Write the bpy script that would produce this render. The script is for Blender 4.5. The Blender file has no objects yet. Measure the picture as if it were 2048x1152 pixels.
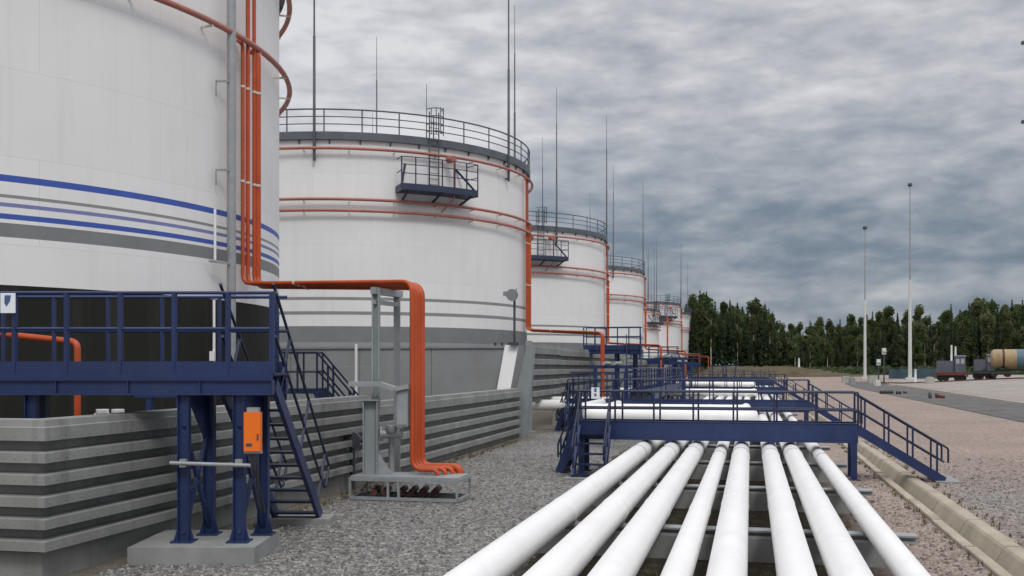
import bpy, math, random
from mathutils import Vector, Matrix
random.seed(7)
SC = bpy.context.scene
COL = SC.collection
FPX = 2050.0; HC = 3.0; HOR = 733.0
PSI = math.atan(478/FPX)
FW = Vector((-math.sin(PSI), math.cos(PSI), 0)); RT = Vector((math.cos(PSI), math.sin(PSI), 0))

# ---------------------------------------------------------------- placing helpers (real positions measured off the photo)
def P(px, py, z):
    v = FW*z + RT*((px-1024)/FPX*z); return Vector((v.x, v.y, HC-(py-HOR)/FPX*z))
def Q(px, z, h):
    v = FW*z + RT*((px-1024)/FPX*z); return Vector((v.x, v.y, h))
def sstep(a, b, x):
    t = min(1, max(0, (x-a)/(b-a))); return t*t*(3-2*t)
def GH(x, y):
    r = 1.25*sstep(70, 150, y)*sstep(14, 42, x)
    r = max(r, 1.2*sstep(150, 195, y))
    return r

# ---------------------------------------------------------------- mesh builder
class MB:
    def __init__(s): s.v=[]; s.f=[]; s.m=[]; s.s=[]
    def add(s, vs, fs, mi=0, smooth=False):
        b=len(s.v); s.v += [Vector(v) for v in vs]
        for f in fs: s.f.append([i+b for i in f]); s.m.append(mi); s.s.append(smooth)
    def box(s, lo, hi, mi=0):
        x0,y0,z0=lo; x1,y1,z1=hi
        s.add([(x0,y0,z0),(x1,y0,z0),(x1,y1,z0),(x0,y1,z0),(x0,y0,z1),(x1,y0,z1),(x1,y1,z1),(x0,y1,z1)],
              [(3,2,1,0),(4,5,6,7),(0,1,5,4),(1,2,6,5),(2,3,7,6),(3,0,4,7)], mi)
    def obox(s, c, u, v, w, mi=0):     # centre and three half-extent vectors
        c=Vector(c); u=Vector(u); v=Vector(v); w=Vector(w)
        pts=[c+a*u+b*v+d*w for d in (-1,1) for b in (-1,1) for a in (-1,1)]
        s.add(pts,[(0,2,3,1),(4,5,7,6),(0,1,5,4),(1,3,7,5),(3,2,6,7),(2,0,4,6)], mi)
    def bar(s, a, b, w=.05, h=None, up=(0,0,1), mi=0):
        a=Vector(a); b=Vector(b); h=w if h is None else h
        d=b-a; L=d.length; d.normalize(); up=Vector(up)
        if abs(d.dot(up))>.98: up=Vector((0,1,0))
        sx=d.cross(up).normalized(); sz=sx.cross(d).normalized()
        s.obox((a+b)/2, sx*w/2, d*L/2, sz*h/2, mi)
    def tube(s, pts, r, n=10, mi=0, caps=True, closed=False):
        pts=[Vector(p) for p in pts]; N=len(pts)
        rs = r if isinstance(r,(list,tuple)) else [r]*N
        vs=[]; t0=None; nx=None
        for i,p in enumerate(pts):
            if closed: t=(pts[(i+1)%N]-pts[i-1]).normalized()
            elif i==0: t=(pts[1]-p).normalized()
            elif i==N-1: t=(p-pts[-2]).normalized()
            else: t=((pts[i+1]-p).normalized()+(p-pts[i-1]).normalized()).normalized()
            if nx is None:
                a=Vector((0,0,1)) if abs(t.z)<.9 else Vector((1,0,0))
                nx=t.cross(a).normalized()
            else:
                nx=(nx-t*nx.dot(t)).normalized()
            ny=t.cross(nx)
            for k in range(n):
                a=2*math.pi*k/n; vs.append(p+(nx*math.cos(a)+ny*math.sin(a))*rs[i])
        fs=[]
        for i in range(N if closed else N-1):
            j=(i+1)%N
            for k in range(n):
                l=(k+1)%n; fs.append((i*n+k,i*n+l,j*n+l,j*n+k))
        s.add(vs,fs,mi,True)
        if caps and not closed:
            s.add(vs[:n],[tuple(range(n))[::-1]],mi); s.add(vs[-n:],[tuple(range(n))],mi)
    def lathe(s, prof, n=96, c=(0,0,0), a0=0, a1=2*math.pi, mis=None, smooth=True):
        full=abs(a1-a0-2*math.pi)<1e-6; M=n if full else n+1
        for j in range(len(prof)-1):
            vs=[]
            for (r,z) in (prof[j],prof[j+1]):
                for k in range(M):
                    a=a0+(a1-a0)*k/n; vs.append((c[0]+r*math.cos(a),c[1]+r*math.sin(a),c[2]+z))
            fs=[(k,(k+1)%M,M+(k+1)%M,M+k) for k in range(n)]
            s.add(vs,fs,mis[j] if mis else 0,smooth)
    def prism(s, poly, d, mi=0):       # planar polygon extruded by vector d
        poly=[Vector(p) for p in poly]; d=Vector(d); n=len(poly)
        s.add(poly+[p+d for p in poly],[tuple(range(n))[::-1],tuple(range(n,2*n))]+[(i,(i+1)%n,n+(i+1)%n,n+i) for i in range(n)],mi)
    def mesh(s, name, mats, off=(0,0,0)):
        off=Vector(off)
        me=bpy.data.meshes.new(name); me.from_pydata([tuple(v-off) for v in s.v],[],s.f)
        for m in (mats if isinstance(mats,(list,tuple)) else [mats]): me.materials.append(m)
        me.polygons.foreach_set('material_index',s.m); me.polygons.foreach_set('use_smooth',s.s)
        me.update(); return me
    def build(s, name, mats, parent=None):
        off=rootloc(parent)
        o=bpy.data.objects.new(name, s.mesh(name,mats,off)); COL.objects.link(o)
        if parent: o.parent=parent
        return o
def rootloc(p):
    v=Vector((0,0,0))
    while p: v=v+p.location; p=p.parent
    return v
def centred(mb, name, mats, label=None, cat=None, group=None, kind=None, at=None):   # a thing that is one mesh, origin at its base
    n=len(mb.v)
    if at is None:
        at=Vector((sum(v.x for v in mb.v)/n,sum(v.y for v in mb.v)/n,min(v.z for v in mb.v)))
    o=bpy.data.objects.new(name, mb.mesh(name,mats,at)); COL.objects.link(o); o.location=at
    tag(o,label,cat,group,kind); return o
def tag(o,label=None,cat=None,group=None,kind=None):
    if label: o['label']=label
    if cat: o['category']=cat
    if group: o['group']=group
    if kind: o['kind']=kind
def thing(name,loc,label,cat,group=None):
    o=bpy.data.objects.new(name,None); COL.objects.link(o); o.location=Vector(loc); o.empty_display_size=.3
    tag(o,label,cat,group); return o
def copy_tree(o,parent=None):
    c=o.copy(); COL.objects.link(c); c.parent=parent
    for ch in list(o.children): copy_tree(ch,c)
    return c
def fillet(pts,r,n=5):
    pts=[Vector(p) for p in pts]; out=[pts[0]]
    for i in range(1,len(pts)-1):
        a=(pts[i-1]-pts[i]); b=(pts[i+1]-pts[i]); d=min(r,a.length*.49,b.length*.49)
        p0=pts[i]+a.normalized()*d; p1=pts[i]+b.normalized()*d
        for k in range(n+1):
            t=k/n; out.append(p0*(1-t)**2+pts[i]*2*t*(1-t)+p1*t*t)
    out.append(pts[-1]); return out

# ---------------------------------------------------------------- materials
def newmat(name):
    m=bpy.data.materials.new(name); m.use_nodes=True
    return m,m.node_tree,m.node_tree.nodes['Principled BSDF']
def N(t,typ,**kw):
    n=t.nodes.new(typ)
    for k,v in kw.items():
        if k=='ins':
            for a,b in v.items(): n.inputs[a].default_value=b
        else: setattr(n,k,v)
    return n
def ramp(t,fac,stops):
    r=N(t,'ShaderNodeValToRGB'); e=r.color_ramp.elements
    while len(e)<len(stops): e.new(.5)
    for i,(p,c) in enumerate(stops): e[i].position=p; e[i].color=(*c,1) if len(c)==3 else c
    t.links.new(fac,r.inputs[0]); return r.outputs[0]
def mixc(t,fac,a,b,blend='MIX'):
    n=N(t,'ShaderNodeMix',data_type='RGBA',blend_type=blend)
    for sock,v in ((n.inputs[0],fac),(n.inputs[6],a),(n.inputs[7],b)):
        if hasattr(v,'is_linked'): t.links.new(v,sock)
        elif isinstance(v,(int,float)): sock.default_value=v
        else: sock.default_value=(*v,1)
    return n.outputs[2]
def paint(name,col,rough=.45,var=.12,scale=1.2,streak=.0,bump=.0,metal=0,dirt=(.25,.22,.18)):
    m,t,b=newmat(name); L=t.links
    tc=N(t,'ShaderNodeTexCoord'); g=N(t,'ShaderNodeNewGeometry')
    n1=N(t,'ShaderNodeTexNoise',ins={'Scale':scale,'Detail':6,'Roughness':.6}); L.new(g.outputs['Position'],n1.inputs['Vector'])
    lo=tuple(c*(1-var) for c in col); hi=tuple(min(1,c*(1+var*.6)) for c in col)
    c=ramp(t,n1.outputs[0],[(.3,lo),(.7,hi)])
    if streak:
        mp=N(t,'ShaderNodeMapping'); mp.inputs['Scale'].default_value=(1.6,1.6,.09); L.new(g.outputs['Position'],mp.inputs[0])
        n2=N(t,'ShaderNodeTexNoise',ins={'Scale':1.5,'Detail':7,'Roughness':.65}); L.new(mp.outputs[0],n2.inputs['Vector'])
        f=ramp(t,n2.outputs[0],[(.52,(0,0,0)),(.8,(streak,)*3)])
        c=mixc(t,f,c,dirt)
    L.new(c,b.inputs['Base Color']); b.inputs['Roughness'].default_value=rough; b.inputs['Metallic'].default_value=metal
    if bump:
        n3=N(t,'ShaderNodeTexNoise',ins={'Scale':scale*12,'Detail':5}); L.new(g.outputs['Position'],n3.inputs['Vector'])
        bp=N(t,'ShaderNodeBump',ins={'Strength':bump,'Distance':.01}); L.new(n3.outputs[0],bp.inputs['Height']); L.new(bp.outputs[0],b.inputs['Normal'])
    return m
def shell_paint(name,col):
    # white tank plate: welded courses and vertical seams, faint runs of dirt
    m,t,b=newmat(name); L=t.links
    tc=N(t,'ShaderNodeTexCoord'); sp=N(t,'ShaderNodeSeparateXYZ'); L.new(tc.outputs['Object'],sp.inputs[0])
    at=N(t,'ShaderNodeMath',operation='ARCTAN2'); L.new(sp.outputs[1],at.inputs[0]); L.new(sp.outputs[0],at.inputs[1])
    cm=N(t,'ShaderNodeCombineXYZ'); 
    ml=N(t,'ShaderNodeMath',operation='MULTIPLY',ins={1:11.0}); L.new(at.outputs[0],ml.inputs[0]); L.new(ml.outputs[0],cm.inputs[0]); L.new(sp.outputs[2],cm.inputs[1])
    br=N(t,'ShaderNodeTexBrick',offset=.5,ins={'Scale':1.0,'Mortar Size':.012,'Brick Width':6.0,'Row Height':1.86,'Mortar Smooth':.6})
    br.inputs['Color1'].default_value=(1,1,1,1); br.inputs['Color2'].default_value=(.965,.965,.965,1); br.inputs['Mortar'].default_value=(.86,.86,.86,1)
    L.new(cm.outputs[0],br.inputs['Vector'])
    n1=N(t,'ShaderNodeTexNoise',ins={'Scale':.35,'Detail':5}); L.new(cm.outputs[0],n1.inputs['Vector'])
    c=ramp(t,n1.outputs[0],[(.3,tuple(x*.94 for x in col)),(.7,col)])
    mp=N(t,'ShaderNodeMapping'); mp.inputs['Scale'].default_value=(1.2,.06,1); L.new(cm.outputs[0],mp.inputs[0])
    n2=N(t,'ShaderNodeTexNoise',ins={'Scale':1.6,'Detail':6,'Roughness':.7}); L.new(mp.outputs[0],n2.inputs['Vector'])
    f=ramp(t,n2.outputs[0],[(.5,(0,0,0)),(.85,(.22,)*3)])
    c=mixc(t,f,c,(.42,.40,.36)); c=mixc(t,1.0,c,br.outputs[0],'MULTIPLY')
    L.new(c,b.inputs['Base Color']); b.inputs['Roughness'].default_value=.5
    n3=N(t,'ShaderNodeTexNoise',ins={'Scale':.5,'Detail':2}); L.new(cm.outputs[0],n3.inputs['Vector'])
    bp=N(t,'ShaderNodeBump',ins={'Strength':.25,'Distance':.08}); L.new(n3.outputs[0],bp.inputs['Height']); L.new(bp.outputs[0],b.inputs['Normal'])
    return m
M={}
M['white']=shell_paint('tank_white',(.83,.83,.825))
M['pipe']=paint('pipe_white',(.85,.845,.83),.38,.04,.8,.25,dirt=(.50,.47,.42))
M['clad']=paint('white_cover',(.82,.82,.82),.4,.04)
M['blue_stripe']=paint('stripe_blue',(.045,.10,.42),.5,.1)
M['purple_stripe']=paint('stripe_violet',(.20,.22,.45),.5,.1)
M['grey_stripe']=paint('stripe_grey',(.26,.27,.27),.5,.1)
M['dark_band']=paint('band_dark',(.205,.215,.22),.5,.1)
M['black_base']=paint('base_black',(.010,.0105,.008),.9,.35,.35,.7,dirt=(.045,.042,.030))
M['grey_base']=paint('base_grey',(.30,.315,.32),.55,.12,.7,.3)
M['roof']=paint('roof_grey',(.45,.46,.47),.5)
M['walk']=paint('walkway_grey',(.10,.113,.135),.55,.2)
M['railgrey']=paint('rail_grey',(.085,.10,.12),.5,.15)
M['navy']=paint('steel_navy',(.014,.030,.105),.42,.2,1.5,.25,dirt=(.08,.085,.11))
M['navydark']=paint('rail_navy',(.010,.018,.055),.4,.2)
M['navyfar']=paint('balcony_slate',(.028,.042,.085),.5,.2)
M['orange']=paint('pipe_orange',(.47,.068,.010),.48,.2,1.3,.35,dirt=(.25,.05,.03))
M['ringred']=paint('pipe_ring_red',(.42,.155,.12),.5,.2,1.0)
M['orangebox']=paint('box_orange',(.86,.17,.008),.4,.05)
M['rod']=paint('rod_dark',(.06,.065,.075),.5,.2)
M['galv']=paint('galvanised',(.34,.36,.365),.45,.15,3,.2,metal=.25)
M['greypaint']=paint('steel_grey',(.27,.30,.305),.45,.12,1.5,.3)
M['wall']=paint('bund_wall',(.25,.255,.245),.7,.25,.9,.75,.3,dirt=(.085,.08,.068))
M['conc']=paint('concrete',(.27,.275,.27),.85,.2,1.6,.3,.4,dirt=(.14,.13,.11))
M['concpale']=paint('concrete_pale',(.40,.39,.36),.85,.2,1.2,.3,.4)
M['partition']=paint('partition_panels',(.29,.30,.305),.75,.14,.6,.35,.2)
M['tan']=paint('trough_concrete',(.37,.325,.25),.9,.3,1.2,.5,.6)
M['collar']=paint('collar_grey',(.50,.50,.49),.5)
M['cream']=paint('clamp_cream',(.62,.58,.50),.5)
M['rust_shade']=paint('rust_shaded',(.075,.022,.014),.7,.4,5)  # rust on rails and straps; on the stub pipes its darkness is painted shade
M['beige']=paint('wagon_beige',(.34,.24,.13),.5,.25,.8,.5,dirt=(.2,.13,.07))
M['wagonblue']=paint('wagon_blue',(.07,.14,.165),.5,.15)
M['bogie']=paint('bogie_black',(.03,.028,.027),.7,.3)
M['loco']=paint('loco_slate',(.085,.092,.12),.5,.2)
M['maroon']=paint('loco_red',(.12,.025,.016),.5,.2)
M['teal']=paint('fence_teal',(.035,.075,.095),.6,.25)
M['mast']=paint('mast_pale',(.58,.60,.58),.5,.1)
M['glass']=paint('lamp_glass',(.35,.36,.36),.12,.05)
M['signwhite']=paint('sign_white',(.80,.84,.88),.4,.02)
M['signblue']=paint('sign_blue',(.06,.11,.25),.4,.05)
M['bark']=paint('bark_brown',(.09,.07,.055),.9,.4,3)
M['birch']=paint('bark_birch',(.42,.41,.38),.8,.3,2)
M['asphalt']=paint('asphalt',(.105,.10,.094),.9,.42,.35,.0,.5)
def foliage(name,a,b,c):
    m,t,bs=newmat(name); L=t.links
    g=N(t,'ShaderNodeNewGeometry'); n=N(t,'ShaderNodeTexNoise',ins={'Scale':.45,'Detail':3}); L.new(g.outputs['Position'],n.inputs['Vector'])
    oi=N(t,'ShaderNodeObjectInfo')
    r=N(t,'ShaderNodeMath',operation='MULTIPLY_ADD',ins={1:.2,2:-.1}); L.new(g.outputs['Random Per Island'],r.inputs[0])
    ad=N(t,'ShaderNodeMath',operation='ADD'); L.new(n.outputs[0],ad.inputs[0]); L.new(r.outputs[0],ad.inputs[1])
    r2=N(t,'ShaderNodeMath',operation='MULTIPLY_ADD',ins={1:.30,2:-.15}); L.new(oi.outputs['Random'],r2.inputs[0])
    ad2=N(t,'ShaderNodeMath',operation='ADD'); L.new(ad.outputs[0],ad2.inputs[0]); L.new(r2.outputs[0],ad2.inputs[1])
    col=ramp(t,ad2.outputs[0],[(.25,a),(.5,b),(.8,c)])
    va=N(t,'ShaderNodeVectorMath',operation='SCALE'); va.inputs['Scale'].default_value=.55; L.new(g.outputs['Normal'],va.inputs[0])
    vb=N(t,'ShaderNodeVectorMath',operation='ADD'); vb.inputs[1].default_value=(0,0,.55); L.new(va.outputs[0],vb.inputs[0])
    vn=N(t,'ShaderNodeVectorMath',operation='NORMALIZE'); L.new(vb.outputs[0],vn.inputs[0]); L.new(vn.outputs[0],bs.inputs['Normal'])
    L.new(col,bs.inputs['Base Color']); bs.inputs['Roughness'].default_value=.9; bs.inputs['Specular IOR Level'].default_value=.1
    tr=N(t,'ShaderNodeBsdfTranslucent'); L.new(col,tr.inputs[0]); ms_=N(t,'ShaderNodeMixShader',ins={0:.5}); L.new(bs.outputs[0],ms_.inputs[1]); L.new(tr.outputs[0],ms_.inputs[2])
    L.new(ms_.outputs[0],t.nodes['Material Output'].inputs[0])
    return m
M['spruce']=foliage('needles_dark',(.036,.053,.028),(.057,.082,.042),(.080,.106,.053))
M['leaf']=foliage('leaves_green',(.060,.090,.033),(.088,.125,.046),(.12,.155,.06))
M['leafb']=foliage('leaves_olive',(.076,.092,.04),(.11,.128,.055),(.145,.158,.074))
M['dry']=foliage('dry_grass',(.12,.10,.065),(.19,.16,.10),(.25,.215,.14))

def ground_mat():
    m,t,b=newmat('gravel_ground'); L=t.links
    g=N(t,'ShaderNodeNewGeometry'); sp=N(t,'ShaderNodeSeparateXYZ'); L.new(g.outputs['Position'],sp.inputs[0])
    nw=N(t,'ShaderNodeTexNoise',ins={'Scale':.5,'Detail':4}); L.new(g.outputs['Position'],nw.inputs['Vector'])
    wob=N(t,'ShaderNodeMath',operation='MULTIPLY_ADD',ins={1:1.2,2:-.6}); L.new(nw.outputs[0],wob.inputs[0])
    X=N(t,'ShaderNodeMath',operation='ADD'); L.new(sp.outputs[0],X.inputs[0]); L.new(wob.outputs[0],X.inputs[1])
    def band(a,b_):
        n=N(t,'ShaderNodeMapRange',ins={1:a,2:b_}); L.new(X.outputs[0],n.inputs[0]); return n.outputs[0]
    v=N(t,'ShaderNodeTexVoronoi',ins={'Scale':15.0,'Randomness':1.0}); L.new(g.outputs['Position'],v.inputs['Vector'])
    v2=N(t,'ShaderNodeTexVoronoi',ins={'Scale':37.0}); L.new(g.outputs['Position'],v2.inputs['Vector'])
    s1=N(t,'ShaderNodeSeparateColor'); L.new(v.outputs['Color'],s1.inputs[0])
    s2=N(t,'ShaderNodeSeparateColor'); L.new(v2.outputs['Color'],s2.inputs[0])
    av=N(t,'ShaderNodeMath',operation='ADD'); L.new(s1.outputs[0],av.inputs[0]); L.new(s2.outputs[1],av.inputs[1])
    hv=N(t,'ShaderNodeMath',operation='MULTIPLY',ins={1:.5}); L.new(av.outputs[0],hv.inputs[0])
    nl=N(t,'ShaderNodeTexNoise',ins={'Scale':.22,'Detail':5}); L.new(g.outputs['Position'],nl.inputs['Vector'])
    nm=N(t,'ShaderNodeTexNoise',ins={'Scale':3.0,'Detail':6,'Roughness':.7}); L.new(g.outputs['Position'],nm.inputs['Vector'])
    grey=ramp(t,hv.outputs[0],[(.1,(.06,.058,.055)),(.45,(.155,.152,.147)),(.7,(.225,.22,.21)),(.95,(.46,.45,.43))])
    soil=ramp(t,nm.outputs[0],[(.3,(.018,.016,.012)),(.5,(.042,.036,.025)),(.68,(.085,.072,.036)),(.8,(.13,.11,.05))])
    pink=ramp(t,hv.outputs[0],[(.1,(.155,.118,.10)),(.5,(.275,.215,.184)),(.9,(.40,.338,.302))])
    yard=ramp(t,nm.outputs[0],[(.25,(.235,.205,.185)),(.55,(.315,.285,.262)),(.8,(.40,.375,.35))])
    # edges of bare soil beside walls and pipes
    c=mixc(t,band(-4.1,-3.2),grey,soil); c=mixc(t,band(1.6,2.3),c,pink); c=mixc(t,band(21.5,23.5),c,yard)
    edge=N(t,'ShaderNodeMapRange',ins={1:-9.3,2:-8.7,3:1.0,4:0.0}); L.new(X.outputs[0],edge.inputs[0])
    earth=ramp(t,nm.outputs[0],[(.3,(.10,.085,.06)),(.7,(.19,.165,.12))])
    ef=N(t,'ShaderNodeMath',operation='MULTIPLY',ins={1:.75}); L.new(edge.outputs[0],ef.inputs[0])
    c=mixc(t,ef.outputs[0],c,earth)
    # coarse grey stones patch right of the trough
    pm=N(t,'ShaderNodeMapRange',ins={1:.5,2:.62}); L.new(nl.outputs[0],pm.inputs[0])
    bx=N(t,'ShaderNodeMapRange',ins={1:3.5,2:5.0}); L.new(X.outputs[0],bx.inputs[0])
    by=N(t,'ShaderNodeMapRange',ins={1:34.0,2:24.0}); L.new(sp.outputs[1],by.inputs[0])
    p1=N(t,'ShaderNodeMath',operation='MULTIPLY'); L.new(bx.outputs[0],p1.inputs[0]); L.new(by.outputs[0],p1.inputs[1])
    p2=N(t,'ShaderNodeMath',operation='MULTIPLY'); L.new(p1.outputs[0],p2.inputs[0])
    pa=N(t,'ShaderNodeMath',operation='MULTIPLY_ADD',ins={1:.5,2:.45}); L.new(pm.outputs[0],pa.inputs[0]); L.new(pa.outputs[0],p2.inputs[1])
    c=mixc(t,p2.outputs[0],c,grey)
    lg=ramp(t,nl.outputs[0],[(.3,(.88,.88,.88)),(.7,(1.1,1.1,1.1))]); c=mixc(t,1.0,c,lg,'MULTIPLY')
    L.new(c,b.inputs['Base Color']); b.inputs['Roughness'].default_value=.92; b.inputs['Specular IOR Level'].default_value=.2
    bp=N(t,'ShaderNodeBump',ins={'Strength':.55,'Distance':.03}); L.new(v.outputs['Distance'],bp.inputs['Height'])
    bp2=N(t,'ShaderNodeBump',ins={'Strength':.5,'Distance':.05}); L.new(nm.outputs[0],bp2.inputs['Height']); L.new(bp.outputs[0],bp2.inputs['Normal'])
    L.new(bp2.outputs[0],b.inputs['Normal'])
    return m
M['ground']=ground_mat()

# ---------------------------------------------------------------- ground, trough, road
TX=[3.42,3.52,3.62,3.79,4.0,4.28]; TZ=[.0,.0,-.40,-.40,.0,.0]
xs=[-700,-300,-120,-60,-40,-26,-18,-14,-10,-8,-6,-4,-2,0,1.5,2.6]+TX+[5.5,8,10,12,13.5,14,16,18,20,22,24,27,30,34,38,42,48,60,90,140,250,500,900]
ys=[-60,-20,0,5,10,15,20,25,30,35,40,45,50,55,60,70,80,90,100,110,120,130,140,150,157,164,171,178,185,195,210,230,260,300,400,600,1000]
b=MB(); vs=[]
for y in ys:
    for x in xs:
        z=GH(x,y)
        if x in TX: z+=TZ[TX.index(x)]
        vs.append((x,y,z))
nx=len(xs)
b.add(vs,[(j*nx+i,j*nx+i+1,(j+1)*nx+i+1,(j+1)*nx+i) for j in range(len(ys)-1) for i in range(nx-1)],0,True)
g=b.build('ground',M['ground']); g['kind']='structure'

b=MB(); rj=random.Random(3)
y=3.0
while y<172:
    L_=2.98 if y<70 else 5.98
    jx=rj.uniform(-.02,.02); jz=rj.uniform(-.01,.012); jb=rj.uniform(-.02,.02)
    lip=[(3.10,-.1),(3.10,.05),(3.115,.065),(3.27,.065),(3.29,.05),(3.33,-.36),(3.33,-.45)]
    bank=[(3.33,-.45),(3.36,-.345),(3.60,-.34),(3.92,.035),(3.98,.075),(4.07,.088),(4.36,.082),(4.46,.05),(4.49,-.1)]
    lip=[(x+.29,z) for x,z in lip]; bank=[(3.62+(x-3.33)*.6,z) for x,z in bank]
    for pr,dx,dz in ((lip,jx,jz),(bank,jb*.5,jz+abs(jb)*.3)):
        n=len(pr); vs=[(x+dx,yy,z+dz) for yy in (y+.01,y+L_*.5,y+L_-.01) for x,z in pr]
        b.add(vs,[(q*n+i,q*n+i+1,(q+1)*n+i+1,(q+1)*n+i) for q in (0,1) for i in range(n-1)],0,False)
        b.add(vs[:n],[tuple(range(n))]); b.add(vs[-n:],[tuple(range(n))[::-1]])
    y+=L_+.02
o=b.build('drainage_channel',M['tan']); o['kind']='structure'

b=MB()
def strip(b,x0,x1,y0,y1,dz,step=4,mi=0):
    n=int((y1-y0)/step); xx=[x0+(x1-x0)*i/6 for i in range(7)]
    vs=[(x,y0+(y1-y0)*j/n,GH(x,y0+(y1-y0)*j/n)+dz) for j in range(n+1) for x in xx]
    b.add(vs,[(j*7+i,j*7+i+1,(j+1)*7+i+1,(j+1)*7+i) for j in range(n) for i in range(6)],mi,True)
strip(b,14.2,20.4,-20,172,.03)
o=b.build('road',M['asphalt']); o['kind']='structure'
b=MB()
for j in range(64):
    y0=-20+3*j; y1=y0+2.97; z=GH(20.75,y0)
    b.obox((20.75,(y0+y1)/2,z+.03),(.1,0,0),(0,(y1-y0)/2,(GH(20.75,y1)-z)/2),(0,0,.12))
o=b.build('kerb',M['concpale']); o['kind']='structure'

# loose stones and dry tufts lying on the gravel
def stone_mat(name,a,b_,c):
    m,t,bs=newmat(name); L=t.links; g=N(t,'ShaderNodeNewGeometry')
    L.new(ramp(t,g.outputs['Random Per Island'],[(0,a),(.55,b_),(1,c)]),bs.inputs['Base Color']); bs.inputs['Roughness'].default_value=.9; return m
M['stone']=stone_mat('stone_grey',(.09,.088,.084),(.185,.18,.172),(.38,.37,.355))
M['stonepink']=stone_mat('stone_pink',(.13,.10,.09),(.25,.21,.185),(.42,.37,.34))
def stones(b,n,x0,x1,y0,y1,rr,mi):
    for i in range(n):
        y=y0+(y1-y0)*rr.random()**1.7; x=rr.uniform(x0,x1); s_=rr.uniform(.014,.036)*(1.6 if rr.random()<.06 else 1); a=rr.random()*6.28
        ca,sa=math.cos(a)*s_,math.sin(a)*s_; k1,k2=rr.uniform(.6,1),rr.uniform(.45,.8); c=Vector((x,y,GH(x,y)+s_*.15)); U=Vector((ca,sa,0)); V=Vector((-sa,ca,0))*k1; W=Vector((0,0,s_*k2))
        b.add([c-U-V*.4-W*.4,c+U*.7-V-W*.4,c+U+V*.5-W*.4,c-U*.4+V-W*.4,c-U*.6-V*.3+W*.8,c+U*.4-V*.6+W,c+U*.6+V*.4+W*.7,c-U*.3+V*.6+W*.9],
              [(4,5,6,7),(0,1,5,4),(1,2,6,5),(2,3,7,6),(3,0,4,7)],mi)
b=MB(); rr=random.Random(2)
stones(b,6500,-9.2,-3.3,13,34,rr,0); stones(b,1700,2.3,3.36,13,30,rr,1); stones(b,2600,4.6,10,18,36,rr,1); stones(b,2600,4.6,9.5,18,32,rr,0)
o=b.build('gravel_stones',[M['stone'],M['stonepink']]); o['kind']='stuff'; o['label']='loose stones scattered over the grey and pink gravel'; o['category']='gravel'
b=MB()
def tufts(b,n,x0,x1,y0,y1,h):
    for i in range(n):
        c=Vector((rr.uniform(x0,x1),rr.uniform(y0,y1),0))
        for k in range(7):
            a=rr.random()*6.28; d=Vector((math.cos(a),math.sin(a),0)); hh=h*rr.uniform(.5,1.2); w=Vector((-d.y,d.x,0))*.012
            p=c+d*.03; q=p+d*hh*.35+Vector((0,0,hh)); b.add([p-w,p+w,q],[(0,1,2)])
tufts(b,260,-4.3,-3.25,28.8,36,.16); tufts(b,240,-3.2,2.2,6,24,.10); tufts(b,160,-9.3,-8.9,14,40,.12); tufts(b,120,3.2,3.38,12,60,.10); tufts(b,120,4.35,4.6,12,60,.10)
o=b.build('dry_grass',M['dry']); o['kind']='stuff'; o['label']='sparse dry grass tufts along walls, pipes and trough'; o['category']='grass'

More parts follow.
